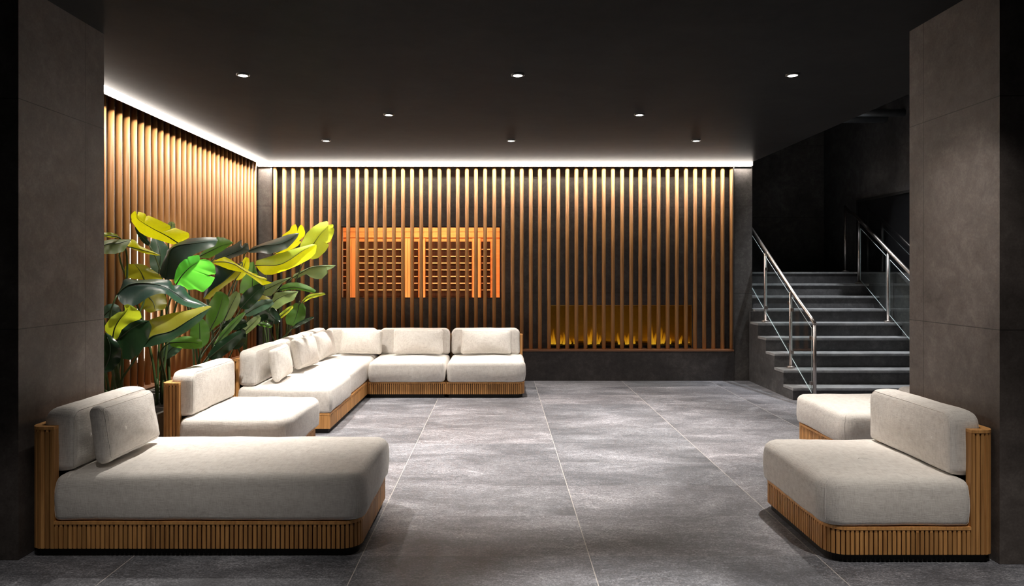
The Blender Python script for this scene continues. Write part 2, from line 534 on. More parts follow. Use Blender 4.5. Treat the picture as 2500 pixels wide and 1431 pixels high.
obj('top_rail', bm, M['steel'], hr)
glass_panel(hr, xr, 8.00, 8.55, 0.085, 0.83)
glass_panel(hr, xr, 8.61, 9.37, 0.085, 0.83)
glass_panel(hr, xr, 9.43, 10.1, 0.085, 0.83)

hr2 = thing('stair_handrail', 'steel handrail on the right of the stairs, half behind the right pillar', 'handrail', (5.22, 8.5, 0), 'stair handrails')
xr2 = 5.22
def rz2(y): return rz(y) + 0.02
for y, zb in ((8.58, Z1 + RISE), (9.36, Z1 + 4 * RISE), (10.12, Z1 + 7 * RISE), (10.52, Z1 + 8 * RISE)):
    zt = rz2(y) - 0.05 if y < 10.2 else 2.47
    o = post(hr2, xr2, y, zb, zt)
    if y < 10.2:
        bm = bmesh.new(); tube(bm, [(xr2, y, zt), (xr2, y, zt + 0.04)], 0.009, 8); obj('rail_bracket', bm, M['steel'], o)
bm = bmesh.new()
tube(bm, [(xr2, 8.0, rz2(8.0)), (xr2, 10.27, rz2(10.27)), (xr2, 10.36, rz2(10.3)), (xr2, 10.53, 2.48)], 0.0215, 16)
obj('top_rail', bm, M['steel'], hr2)
glass_panel(hr2, xr2, 8.62, 9.32, 0.085, 0.83)
glass_panel(hr2, xr2, 9.40, 10.08, 0.085, 0.83)

# dark reflecting pane set in the stairwell wall
bg_ = thing('wall_panel', 'black glass panel in a thin dark frame on the wall above the stairs', 'panel', (5.39, 9.7, 1.5))
obj('panel_glass', boxes((5.385, 5.399, 8.6, 10.47, 1.50, 2.54)), M['black_glass'], bg_)
obj('panel_frame', boxes((5.375, 5.399, 8.6, 10.50, 2.54, 2.575), (5.375, 5.399, 10.47, 10.50, 1.50, 2.54)), M['foot'], bg_)

# ducts high in the stairwell
for i, (y, z, r, lab) in enumerate(((9.3, 3.62, 0.05, 'grey metal duct high in the stairwell, the nearer one'), (9.75, 3.66, 0.08, 'wider grey metal duct high in the stairwell, the farther one'))):
    bm = bmesh.new()
    tube(bm, [(4.55 - 0.6 * i, y, z), (5.40, y, z)], r, 16)
    tag(obj('ventilation_duct', bm, M['duct']), lab, 'duct', 'ducts in the stairwell')

# ------------------------------------------------------------------ light line along ceiling
def light_line(name, label, body, lens):
    t = thing(name, label, 'light', (body[0][0], body[0][2], ZC), 'ceiling light lines')
    obj('housing', boxes(*body), M['trim'], t)
    obj('diffuser', boxes(*lens), M['led'], t)
    x0, x1, y0, y1, z0, z1 = lens[0]
    a0, b0 = (x1 - 0.010, y1) if y1 - y0 > 1 else (x0, y0 + 0.010)
    bm = bmesh.new()
    bm.faces.new([bm.verts.new(p) for p in ((a0, y0, z0 - 0.0006), (a0, b0, z0 - 0.0006), (x1, b0, z0 - 0.0006), (x1, y0, z0 - 0.0006))])
    obj('underside_diffuser', bm, M['led_down'], t)
light_line('light_line', 'glowing white light line at the ceiling along the left slatted wall',
           [(XL - 0.036, XL - 0.030, 4.41, YB - 0.045, ZC - 0.062, ZC - 0.001)],
           [(XL - 0.030, XL, 4.41, YB - 0.045, ZC - 0.046, ZC - 0.004)])
light_line('light_line', 'glowing white light line at the ceiling along the back slatted wall',
           [(-3.32, 3.455, YB - 0.010, YB - 0.004, ZC - 0.066, ZC - 0.001)],
           [(-3.32, 3.455, YB - 0.04, YB - 0.010, ZC - 0.048, ZC - 0.004)])

# ------------------------------------------------------------------ slat screens
def slat(parent, x, y, z0, z1, r=0.027):
    bm = bmesh.new()
    tube(bm, [(x, y, z0), (x, y, z1)], r, 14)
    return obj('slat', bm, M['slat'], parent)

scr = thing('slat_screen', 'row of round brown wooden slats across the back wall on a dark wooden rail', 'slat screen', (0, YS, 0.405), 'slatted wall screens')
obj('bottom_rail', boxes((-3.20, 3.21, YB - 0.012, YW - 0.005, 0.406, 0.432)), M['rail'], scr)
n = 51
for i in range(n):
    slat(scr, (672 + (1786 - 672) * i / (n - 1) - CX) * YS / F, YS, 0.432, ZC - 0.001)
obj('edge_strip', boxes((3.202, 3.214, YB - 0.012, YW - 0.01, 0.432, ZC - 0.07)), M['alu'], scr, label='thin grey metal edge strip')
scr = thing('slat_screen', 'row of round brown wooden slats along the left wall, behind the plants', 'slat screen', (XS, 7, 0.405), 'slatted wall screens')
obj('bottom_rail', boxes((-3.42, -3.215, 4.41, 9.53, 0.406, 0.432)), mat_wood('brown_wood_rail_left', (0.20, 0.085, 0.040), (0.30, 0.14, 0.07), 'Y', 0.45, 0.1), scr)
y = 4.47
while y < 9.52:
    slat(scr, XS, y, 0.432, ZC - 0.001)
    y += 0.1245

# ------------------------------------------------------------------ downlights
def spot(parent, x, y, z, power, angle=62, blend=1.0, col=(1.0, 0.93, 0.85), aim=None, size=0.035):
    d = bpy.data.lights.new('lamp_light', 'SPOT')
    d.energy = power * SPOT
    d.spot_size = math.radians(angle)
    d.spot_blend = blend
    d.color = col
    d.shadow_soft_size = size
    o = bpy.data.objects.new('lamp_light', d)
    COL.objects.link(o)
    o.parent = parent
    o.location = Vector((x, y, z)) - wloc(parent)
    if aim is not None:
        v = Vector(aim) - Vector((x, y, z))
        o.rotation_euler = v.to_track_quat('-Z', 'Y').to_euler()
    return o

def downlight(x, y, label, power, group='ceiling downlights', z=ZC, **kw):
    t = thing('downlight', label, 'ceiling light', (x, y, z), group)
    bm = bmesh.new()
    tube(bm, [(x, y, z - 0.012), (x, y, z - 0.001)], 0.036, 24)
    obj('lens', bm, M['lamp'], t)
    bm = bmesh.new()
    ro, ri, sg = 0.050, 0.037, 28
    rings = []
    for r, zz in ((ri, z - 0.001), (ri, z - 0.014), (ro, z - 0.010), (ro, z - 0.001)):
        rings.append([bm.verts.new((x + r * math.cos(2 * PI * k / sg), y + r * math.sin(2 * PI * k / sg), zz)) for k in range(sg)])
    for a in range(3):
        for k in range(sg):
            bm.faces.new((rings[a][k], rings[a][(k + 1) % sg], rings[a + 1][(k + 1) % sg], rings[a + 1][k]))
    fix(bm)
    obj('trim_ring', bm, M['trim'], t, smooth=True)
    spot(t, x, y, z - 0.03, power, **kw)
    return t

downlight(-1.95, 5.29, 'round recessed downlight nearest the left pillar, front row of the ceiling', 620, angle=80)
downlight(0.137, 5.29, 'round recessed downlight in the middle of the front row', 860, angle=58)
downlight(2.225, 5.29, 'round recessed downlight nearest the right pillar, front row of the ceiling', 400, angle=80)
downlight(-1.057, 6.63, 'round recessed downlight in the second row, over the gap before the corner sofa', 560)
downlight(1.33, 6.63, 'round recessed downlight in the second row, right of the middle, over open floor', 700)
downlight(-1.98, 7.94, 'round recessed downlight in the third row, nearest the ceiling corner over the sofa', 480, angle=76)
downlight(0.13, 7.94, 'round recessed downlight in the third row, over the end of the back sofa', 430, angle=76)
downlight(2.24, 7.94, 'round recessed downlight in the third row, nearest the stairs', 320, angle=84)
downlight(-1.65, 2.45, 'round recessed downlight before the left pillar, outside the picture', 190, angle=70)
downlight(0.55, 2.70, 'round recessed downlight before the middle of the room, outside the picture', 900, angle=42)
downlight(2.05, 2.45, 'round recessed downlight before the right pillar, outside the picture', 330, angle=70)
downlight(1.5, 3.25, 'added unseen downlight turned to the right pillar to brighten it', 135, angle=42, aim=(2.56, 3.97, 1.5))  # added spot, only there to brighten the right pillar
downlight(4.4, 9.0, 'added unseen downlight high over the stairs', 800, z=4.6, col=(0.92, 0.96, 1.0), angle=60)  # unseen lamp added to light the stairs from above
downlight(4.4, 6.2, 'added unseen downlight high over the seats behind the right pillar', 160, z=4.6, angle=70)  # unseen lamp added to brighten the half-hidden seats

# ------------------------------------------------------------------ sofas
def rr(x0, x1, y0, y1, rad, n=7, m=12):
    """rounded rectangle, ccw from the south-west corner; rad = (sw, se, ne, nw)"""
    pts = []
    cs = [(x0, y0, 1, 1, PI), (x1, y0, -1, 1, 1.5 * PI), (x1, y1, -1, -1, 0), (x0, y1, 1, -1, 0.5 * PI)]
    arcs = []
    for (cx, cy, sx, sy, a0), r in zip(cs, rad):
        r = max(r, 0.004)
        ox, oy = cx + sx * r, cy + sy * r
        arcs.append([(ox + r * math.cos(a0 + PI / 2 * k / n), oy + r * math.sin(a0 + PI / 2 * k / n)) for k in range(n + 1)])
    for i in range(4):
        pts += arcs[i]
        a, b = arcs[i][-1], arcs[(i + 1) % 4][0]
        pts += [(a[0] + (b[0] - a[0]) * k / m, a[1] + (b[1] - a[1]) * k / m) for k in range(1, m)]
    return pts

def cushion_bm(w, d, h, rad, edge=0.06, crown=0.02, seed=0.0, bulge=0.006, amp=0.006, pinch=0.0, low=None):
    """soft block on z=0, centred in x and y"""
    bm = bmesh.new()
    prof = []
    lw = edge if low is None else low
    N = 5
    for k in range(N + 1):
        t = PI / 2 * k / N
        prof.append((lw * (1 - math.sin(t)), lw * (1 - math.cos(t))))
    for k in range(1, 6):
        q = k / 6
        prof.append((-bulge * math.sin(PI * q), lw + (h - edge - lw) * q))
    for k in range(N + 1):
        t = PI / 2 * k / N
        prof.append((edge * (1 - math.cos(t)), h - edge + edge * math.sin(t)))
    half = min(w, d) / 2 * 0.94
    K = 10
    for k in range(1, K + 1):
        q = k / K
        prof.append((edge + (half - edge) * q, h))
    rings = []
    for ins, z in prof:
        rad2 = [max(r - ins, 0.004) for r in rad]
        ring = []
        for (x, y) in rr(-w / 2 + ins, w / 2 - ins, -d / 2 + ins, d / 2 - ins, rad2):
            if ins > edge + 1e-6:
                ux, uy = x / (w / 2 - edge), y / (d / 2 - edge)
                z = h + crown * max(0, 1 - ux * ux) * max(0, 1 - uy * uy)
            if pinch:
                ex, ey = min(1, abs(x) / (w / 2)) ** 4, min(1, abs(y) / (d / 2)) ** 4
                f = 1 - pinch * (ex + ey - ex * ey)
                zz = h / 2 + (z - h / 2) * f
                ring.append(bm.verts.new((x * (1 - 0.03 * (1 - ey)), y * (1 - 0.05 * (1 - ex)), zz)))
            else:
                ring.append(bm.verts.new((x, y, z)))
        rings.append(ring)
    n = len(rings[0])
    for i in range(len(rings) - 1):
        for k in range(n):
            bm.faces.new((rings[i][k], rings[i][(k + 1) % n], rings[i + 1][(k + 1) % n], rings[i + 1][k]))
    bm.faces.new(rings[0][::-1])
    top = rings[-1]
    for k in range(n // 2):            # close the top with a row of quads between its two long sides
        m0 = 70 if w >= d else 13
        a, b, c, d2 = top[(m0 + k) % n], top[(m0 + 1 + k) % n], top[(m0 - 1 - k) % n], top[(m0 - k) % n]
        f = [a, b, c, d2]
        f = [v for i, v in enumerate(f) if v not in f[:i]]
        if len(f) > 2: bm.faces.new(f)
    fix(bm)
    bm.normal_update()
    s = Vector((seed * 3.7, seed * 1.3, seed))
    for v in bm.verts:
        q = noise.noise(v.co * 4.0 + s) * amp + noise.noise(v.co * 13.0 + s) * amp * 0.45
        v.co += v.normal * q
    return bm

RING = 4 * 8 + 4 * 11         # vertices of one ring of a cushion
def seam(parent, ring=None, column=None, r=0.0022):
    """raised stitched seam that follows a ring or a column of a cushion's mesh"""
    co = [v.co.copy() for v in parent.data.vertices]
    w0 = wloc(parent)
    bm = bmesh.new()
    if ring is not None:
        pts = co[ring * RING:(ring + 1) * RING]
        pts = pts + pts[:1]
    else:
        pts = [co[i * RING + column] for i in range(2, 15)]
    tube(bm, [p + w0 for p in pts], r, 5)
    return obj('seam', bm, M['fabric'], parent)

FACE = {  # local x, y, z axes of an upright cushion that looks towards that side
    'E': Matrix(((0, 0, 1), (1, 0, 0), (0, 1, 0))),
    'S': Matrix(((1, 0, 0), (0, 0, -1), (0, 1, 0))),
    'W': Matrix(((0, 0, -1), (-1, 0, 0), (0, 1, 0))),
}
def stand(bm, face, loc, lean=0.0, turn=0.0, roll=0.0):
    """stand a cushion up: its back bottom edge at loc"""
    mt = Matrix.Translation(loc) @ Matrix.Rotation(turn, 4, 'Z') @ FACE[face].to_4x4() @ Matrix.Rotation(-lean, 4, 'X') @ Matrix.Rotation(roll, 4, 'Z')
    bmesh.ops.transform(bm, matrix=mt, verts=bm.verts)
    return bm

def perimeter(pts):
    out = []
    s = 0.0
    n = len(pts)
    for i in range(n):
        a = Vector(pts[i]); b = Vector(pts[(i + 1) % n])
        out.append((s, a))
        s += (b - a).length
    out.append((s, Vector(pts[0])))
    return out, s

def at(per, s):
    tot = per[-1][0]
    s = s % tot
    lo, hi = 0, len(per) - 1
    while hi - lo > 1:
        mid = (lo + hi) // 2
        if per[mid][0] <= s: lo = mid
        else: hi = mid
    a, b = per[lo], per[hi]
    q = (s - a[0]) / max(b[0] - a[0], 1e-9)
    p = a[1].lerp(b[1], q)
    t = (b[1] - a[1]).normalized()
    return p, t, Vector((t.y, -t.x))        # point, tangent, outward normal

ZB0, ZB1, ZT = 0.045, 0.188, 0.685
PITCH = 0.0242

def strip(bm, per, s0, s1, o0, o1, z0, z1, mi=0, step=0.02):
    """wall that follows the outline from s0 to s1, between the offsets o0 (outer) and o1 (inner)"""
    n = max(2, int((s1 - s0) / step))
    sec = []
    for k in range(n + 1):
        p, t, nn = at(per, s0 + (s1 - s0) * k / n if k < n else s1 - 1e-6)
        a, b = p + nn * o0, p + nn * o1
        sec.append([bm.verts.new((a.x, a.y, z0)), bm.verts.new((a.x, a.y, z1)), bm.verts.new((b.x, b.y, z1)), bm.verts.new((b.x, b.y, z0))])
    for i in range(n):
        for k in range(4):
            f = bm.faces.new((sec[i][k], sec[i + 1][k], sec[i + 1][(k + 1) % 4], sec[i][(k + 1) % 4]))
            f.material_index = mi
    bm.faces.new(sec[0]).material_index = mi
    bm.faces.new(sec[-1][::-1]).material_index = mi

def slats_along(bm, per, s0, s1, z0, z1):
    """upright strips with narrow grooves; the grooves open into a small square notch at the top"""
    n = max(1, int(round((s1 - s0) / PITCH)))
    pt = (s1 - s0) / n
    for i in range(n):
        c = s0 + pt * (i + 0.5)
        p, t, nn = at(per, c)
        for wdt, za, zb in ((pt * 0.365, z0, z1 - 0.013), (pt * 0.30, z1 - 0.013, z1)):
            vs = []
            for zz in (za, zb):
                for dx, dn in ((-wdt, 0.0), (wdt, 0.0), (wdt, -0.011), (-wdt, -0.011)):
                    q = p + t * dx + nn * dn
                    vs.append(bm.verts.new((q.x, q.y, zz)))
            for f in ((3, 2, 1, 0), (4, 5, 6, 7), (0, 1, 5, 4), (1, 2, 6, 5), (2, 3, 7, 6), (3, 0, 4, 7)):
                bm.faces.new([vs[j] for j in f])

CORNERS = None
def side_s(x0, x1, y0, y1, rad, n=7, m=12):
    """arc-length marks of the four corners' arcs: start and end of sw, se, ne, nw"""
    pts = rr(x0, x1, y0, y1, rad, n, m)
    per, tot = perimeter(pts)
    blk = n + 1 + m - 1
    marks = []
    for i in range(4):
        marks.append((per[i * blk][0], per[i * blk + n][0]))
    return per, tot, marks

def sofa(name, label, x0, x1, y0, y1, back, rad, seat_rad, group, returns=(0.13, 0.13), plain=(), seat=None, backs=(), back_h=0.33,
         seat_edge=0.058, seed=1.0, bt=0.16):
    """back: side of the timber back; backs: list of (from, to) along that side; plain: sides with a flat board in place of strips"""
    t = thing(name, label, 'sofa', ((x0 + x1) / 2, (y0 + y1) / 2, 0), group)
    per, tot, mk = side_s(x0, x1, y0, y1, rad)
    # where the tall back frame runs on the outline (ccw from the sw corner)
    if back == 'W':
        fr = (mk[3][0] - returns[1] + rad[3], tot + mk[0][1] + returns[0] - rad[0])
    elif back == 'E':
        fr = (mk[1][0] - returns[0] + rad[1], mk[2][1] + returns[1] - rad[2])
    elif back == 'N':
        fr = (mk[2][0] - returns[0] + rad[2], mk[3][1] + returns[1] - rad[3])
    elif back is None:
        fr = None
    elif back == 'NW':
        fr = (mk[2][0] - returns[0] + rad[2], tot + mk[0][1] + returns[1] - rad[0])
    # plinth
    pl = bmesh.new()
    i = 0.022
    prism(pl, rr(x0 + i, x1 - i, y0 + i, y1 - i, [max(r - i, 0.004) for r in rad]), 0.0, ZB0)
    obj('plinth', pl, M['foot'], t, label='black recessed plinth')
    # base: dark core, top rim, upright strips
    core = bmesh.new()
    i = 0.009
    prism(core, rr(x0 + i, x1 - i, y0 + i, y1 - i, [max(r - i, 0.004) for r in rad]), ZB0, ZB1 - 0.016)
    # the sides as intervals of the outline
    names = ['S', 'E', 'N', 'W']
    spans = []
    if fr is None: base = [(0, tot)]
    elif back == 'W': base = [(fr[1] - tot, fr[0])]
    elif back == 'E': base = [(0, fr[0]), (fr[1], tot)]
    elif back == 'N': base = [(0, fr[0]), (fr[1], tot)]
    else: base = [(fr[1] - tot, fr[0])]
    cuts = {'S': ((mk[0][1], mk[1][0])), 'E': ((mk[1][1], mk[2][0])), 'N': ((mk[2][1], mk[3][0])), 'W': ((mk[3][1], tot))}
    b = bmesh.new()
    for s0, s1 in base:
        segs = [(s0, s1)]
        for sd in plain:
            c0, c1 = cuts[sd]
            new = []
            for a0, a1 in segs:
                if c1 <= a0 or c0 >= a1: new.append((a0, a1)); continue
                if c0 > a0: new.append((a0, c0))
                if c1 < a1: new.append((c1, a1))
                strip(b, per, max(c0, a0), min(c1, a1), 0.0, -0.012, ZB0, ZB1 - 0.016, 0, 0.3)
            segs = new
        for a0, a1 in segs:
            if a1 - a0 > 0.012: slats_along(b, per, a0, a1, ZB0, ZB1 - 0.016)
        strip(b, per, s0, s1, 0.002, -0.06, ZB1 - 0.016, ZB1, 0)
    fix(b)
    base_o = obj('base', b, M['teak'], t)
    obj('base_core', core, M['core'], base_o)
    # deck inside the rim
    dk = bmesh.new()
    i = 0.05
    prism(dk, rr(x0 + i, x1 - i, y0 + i, y1 - i, [max(r - i, 0.004) for r in rad]), ZB1 - 0.017, ZB1 - 0.004)
    obj('deck', dk, M['core'], t)
    # tall back frame
    if fr is not None:
        f = bmesh.new()
        slats_along(f, per, fr[0], fr[1], ZB0, ZT - 0.016)
        strip(f, per, fr[0], fr[1], 0.002, -0.042, ZT - 0.016, ZT)
        strip(f, per, fr[0], fr[0] + 0.010, 0.001, -0.041, ZB0, ZT - 0.015)
        strip(f, per, fr[1] - 0.010, fr[1], 0.001, -0.041, ZB0, ZT - 0.015)
        fix(f)
        bo = obj('back_frame', f, M['teak'], t)
        g = bmesh.new()
        strip(g, per, fr[0] + 0.01, fr[1] - 0.01, -0.009, -0.038, ZB0, ZT - 0.016)
        fix(g)
        obj('back_panel', g, M['core'], bo)
    # seat cushion
    if seat is None: seat = (x0, x1, y0, y1)
    a0, a1, b0, b1 = seat
    c = cushion_bm(a1 - a0, b1 - b0, 0.245, seat_rad, seat_edge, 0.016, seed, low=0.03)
    bmesh.ops.translate(c, verts=c.verts, vec=((a0 + a1) / 2, (b0 + b1) / 2, ZB1))
    co = obj('seat_cushion', c, M['fabric'], t, smooth=True)
    seam(co, column=19 + 3)
    seam(co, column=3)
    for q, (face, u0, u1, off) in enumerate(backs):
        c = cushion_bm(u1 - u0, back_h, bt, (0.035, 0.035, 0.075, 0.075), 0.036, 0.012, seed + 3.3 * (q + 1), 0.004, 0.005)
        zb = ZB1 + 0.248
        if face == 'E': stand(c, 'E', (off, (u0 + u1) / 2, zb + back_h / 2))
        elif face == 'W': stand(c, 'W', (off, (u0 + u1) / 2, zb + back_h / 2))
        else: stand(c, 'S', ((u0 + u1) / 2, off, zb + back_h / 2))
        co = obj('back_cushion', c, M['fabric'], t, smooth=True)
        seam(co, ring=14)
        seam(co, ring=2)
    return t

SG = 'wood-based lounge sofas'
R = 0.10
XW = -2.47
sofa('chaise_sofa', 'long daybed with one cream mattress, in front of the left pillar', XW, -0.735, 3.655, 4.555, 'W',
     (0.06, R, R, 0.06), (0.04, 0.10, 0.10, 0.04), SG, seat=(XW + 0.125, -0.715, 3.65, 4.55), backs=[('E', 3.70, 4.51, XW + 0.045)], seed=1.1)
sofa('lounge_chair', 'single cream seat with a teak back, alone between the front daybed and the corner sofa', XW, -1.56, 5.08, 5.98, 'W',
     (0.05, R, R, 0.05), (0.04, 0.12, 0.10, 0.04), SG, seat=(XW + 0.125, -1.53, 5.08, 5.98), backs=[('E', 5.115, 5.945, XW + 0.055)], seed=2.3)
sofa('sofa_module', 'cream sofa unit nearest the camera in the corner group, plain board on its end', XW, -1.57, 6.44, 7.345, 'W',
     (0.01, 0.01, 0.01, 0.01), (0.04, 0.05, 0.05, 0.04), SG, returns=(0.05, 0.02), plain=('S', 'N'), seat=(XW + 0.045, -1.56, 6.43, 7.345),
     backs=[('E', 6.46, 7.32, XW + 0.045)], seed=3.7)
sofa('corner_sofa', 'cream corner sofa unit where the left run meets the back run', XW, -1.57, 7.35, 9.15, 'NW',
     (0.01, 0.01, 0.01, 0.05), (0.05, 0.05, 0.04, 0.04), SG, returns=(0.02, 0.02), plain=('S',), seat=(XW + 0.045, -1.58, 7.36, 9.11),
     backs=[('E', 7.36, 8.22, XW + 0.045), ('E', 8.25, 9.10, XW + 0.045), ('S', XW + 0.215, -1.575, 9.105)], seed=4.9)
sofa('sofa_module', 'cream sofa unit in the back run, between the corner unit and the end unit', -1.565, -0.635, 8.25, 9.15, 'N',
     (0.01, 0.01, 0.01, 0.01), (0.06, 0.06, 0.04, 0.04), SG, returns=(0.02, 0.02), plain=('E', 'W'), seat=(-1.558, -0.648, 8.235, 9.11),
     backs=[('S', -1.555, -0.645, 9.105)], seed=5.2)
sofa('sofa_module', 'cream sofa unit at the right end of the back run, with a rounded outer corner', -0.63, 0.295, 8.25, 9.15, 'N',
     (0.01, R, 0.05, 0.01), (0.06, 0.09, 0.05, 0.04), SG, returns=(0.12, 0.02), plain=('W',), seat=(-0.622, 0.305, 8.235, 9.11),
     backs=[('S', -0.62, 0.255, 9.105)], seed=6.6)
sofa('lounge_chair', 'single cream seat with a ribbed teak base, in front of the right pillar', 1.69, 2.55, 3.575, 4.475, 'E',
     (R, 0.06, 0.06, R), (0.11, 0.04, 0.04, 0.10), SG, seat=(1.665, 2.55 - 0.125, 3.57, 4.475), backs=[('W', 3.62, 4.43, 2.55 - 0.045)], seed=7.9)
sofa('lounge_chair', 'single cream seat behind the right pillar, nearer of the two half hidden there', 2.60, 3.48, 5.22, 6.12, None,
     (R, 0.06, 0.06, R), (0.09, 0.04, 0.04, 0.08), SG, seat=(2.585, 3.48 - 0.05, 5.22, 6.12), backs=[], seed=8.4)
sofa('lounge_chair', 'cream seat farther behind the right pillar, only a corner of its cushion in view', 3.70, 4.58, 5.62, 6.52, None,
     (R, 0.06, 0.06, R), (0.09, 0.04, 0.04, 0.08), SG, seat=(3.685, 4.58 - 0.05, 5.62, 6.52), backs=[], seed=9.1)

def pillow(label, face, loc, w, h, th, lean=0.16, turn=0.0, roll=0.0, seed=0.0):
    bm = cushion_bm(w, h, th, (0.045, 0.045, 0.045, 0.045), th * 0.40, 0.022, seed, 0.0, 0.008, 0.35)
    stand(bm, face, Vector(loc) + Vector((0, 0, h / 2 * math.cos(lean))), lean, turn, roll)
    c = sum((v.co for v in bm.verts), Vector()) / len(bm.verts)
    zmin = min(v.co.z for v in bm.verts)
    t = thing('lumbar_pillow', label, 'pillow', (c.x, c.y, zmin), 'cream lumbar pillows')
    co = obj('pillow_cover', bm, M['fabric'], t, smooth=True)
    seam(co, ring=14, r=0.002)
    return t
ZS = 0.445
pillow('cream pillow leaning on the back of the front left daybed', 'E', (-2.225, 4.045, ZS), 0.60, 0.325, 0.125, 0.16, 0.0, 0.0, 1.2)
pillow('cream pillow nearest the camera on the left run of the corner sofa', 'E', (-2.20, 6.80, ZS), 0.52, 0.32, 0.13, 0.16, 0.05, 0.02, 2.1)
pillow('cream pillow second from the near end, left run of the corner sofa', 'E', (-2.19, 7.62, ZS), 0.56, 0.33, 0.13, 0.18, -0.1, -0.02, 3.5)
pillow('cream pillow deepest in the corner on the left run of the sofa', 'E', (-2.18, 8.40, ZS), 0.56, 0.33, 0.13, 0.18, -0.12, 0.03, 4.4)
pillow('cream pillow against the back wall side of the sofa corner', 'S', (-1.75, 8.875, ZS), 0.54, 0.32, 0.13, 0.16, 0.0, -0.02, 5.6)
pillow('cream pillow centred on the middle unit of the back sofa', 'S', (-1.03, 8.875, ZS), 0.64, 0.32, 0.13, 0.14, 0.0, 0.0, 6.1)
pillow('cream pillow at the right end of the back sofa', 'S', (-0.17, 8.875, ZS), 0.65, 0.32, 0.13, 0.14, 0.0, 0.0, 7.7)

# ------------------------------------------------------------------ sauna behind the window
SB = 10.55
struct('wall_sauna', boxes((sx0 - 0.25, sx1 + 0.02, SB, SB + 0.04, 0.5, 2.5), (sx0 - 0.29, sx0 - 0.25, T, SB + 0.04, 0.5, 2.5)), M['cedar'])
bm = bmesh.new()
for k in range(22):
    box(bm, sx1 + 0.02, sx1 + 0.05, T, SB + 0.04, 0.52 + 0.09 * k, 0.52 + 0.09 * k + 0.087)
struct('wall_sauna_right', bm, M['cedar'])
struct('ceiling_sauna', boxes((sx0 - 0.29, sx1 + 0.05, T, SB + 0.04, 2.5, 2.54)), M['cedar'])
struct('floor_sauna', boxes((sx0 - 0.29, sx1 + 0.05, T, SB + 0.04, 0.46, 0.5)), M['cedar'])
def bx_at(px0, px1, py0, py1, Y):
    a = P(px0, py1, Y); b = P(px1, py0, Y)
    return a.x, b.x, a.z, b.z
bm = bmesh.new()   # boards over the panels
for k, (q0, q1) in enumerate(((553, 566), (567, 580))):
    x0, x1, z0, z1 = bx_at(826, 1228, q0, q1, SB)
    box(bm, x0, x1, SB - 0.025, SB - 0.001, z0, z1)
struct('trim_sauna_boards', bm, M['cedar'])
labs = ['heater panel at the left end of the sauna wall, mostly behind slats', 'wide heater panel with wooden guard bars left of the middle post of the sauna',
        'narrow heater panel with wooden guard bars between the two middle posts of the sauna', 'wide heater panel with wooden guard bars right of the middle post of the sauna',
        'narrow heater panel at the right end of the sauna wall']
for (a, b), lab in zip(((822, 848), (869, 983), (1006, 1022), (1038, 1153), (1174, 1198)), labs):
    x0, x1, z0, z1 = bx_at(a, b, 590, 735, SB)
    t = thing('sauna_heater', lab, 'heater', ((x0 + x1) / 2, SB, z0), 'heater panels in the sauna')
    obj('panel', boxes((x0 + 0.008, x1 - 0.008, SB - 0.012, SB - 0.001, z0, z1)), M['heater'], t)
    for py in (609, 626, 642.3, 659, 675, 691.5, 708, 727.5):
        zc = P(0, py, SB - 0.02).z
        obj('guard_bar', boxes((x0 + 0.010, x1 - 0.010, SB - 0.030, SB - 0.012, zc - 0.007, zc + 0.007)), M['guard'], t)
for (a, b), lab in zip(((848, 869), (983, 1006), (1022, 1038), (1153, 1174)),
                       ('pale wooden post left of the wide left heater in the sauna', 'pale wooden post right of the wide left heater in the sauna',
                        'pale wooden post left of the wide right heater in the sauna', 'pale wooden post right of the wide right heater in the sauna')):
    x0, x1, z0, z1 = bx_at(a, b, 582, 745, SB - 0.08)
    tag(obj('sauna_post', boxes((x0 + 0.004, (x0 + x1) / 2 - 0.002, SB - 0.085, SB - 0.002, z0, z1), ((x0 + x1) / 2 + 0.002, x1 - 0.004, SB - 0.085, SB - 0.002, z0, z1)), M['cedar_post']),
        lab, 'post', 'posts between the sauna heaters')
w = struct('window_1', boxes((sx0, sx0 + 0.012, YW + 0.02, YW + 0.08, sz0, sz1), (sx1 - 0.012, sx1, YW + 0.02, YW + 0.08, sz0, sz1),
                             (sx0, sx1, YW + 0.02, YW + 0.08, sz1 - 0.012, sz1), (sx0, sx1, YW + 0.02, YW + 0.08, sz0, sz0 + 0.012)), M['foot'])
obj('window_pane', boxes((sx0 + 0.012, sx1 - 0.012, YW + 0.045, YW + 0.055, sz0 + 0.012, sz1 - 0.012)), M['pane'], w)
t = thing('sauna_fill_lamp', 'added unseen lamp strip on the sauna ceiling above the window', 'lamp', (-1.1, 10.0, 2.5))  # unseen strip added to light the sauna interior from above
obj('lamp_body', boxes((-2.1, -0.1, 10.02, 10.08, 2.47, 2.499)), M['alu'], t)
d = bpy.data.lights.new('lamp_light', 'AREA'); d.shape = 'RECTANGLE'; d.size = 2.0; d.size_y = 0.05; d.energy = 58; d.color = (1.0, 0.64, 0.35)
o = bpy.data.objects.new('lamp_light', d); COL.objects.link(o); o.parent = t; o.location = (0, 0, -0.035)
t = thing('sauna_fill_lamp', 'added unseen lamp strip low in the sauna, under the window', 'lamp', (-1.1, 10.05, 0.5))  # second unseen strip, added to fill the sauna from below
obj('lamp_body', boxes((-2.1, -0.1, 10.02, 10.08, 0.501, 0.53)), M['alu'], t)
d = bpy.data.lights.new('lamp_light', 'AREA'); d.shape = 'RECTANGLE'; d.size = 2.0; d.size_y = 0.05; d.energy = 26; d.color = (1.0, 0.66, 0.37)
o = bpy.data.objects.new('lamp_light', d); COL.objects.link(o); o.parent = t; o.location = (0, 0, 0.04); o.rotation_euler = (PI, 0, 0)

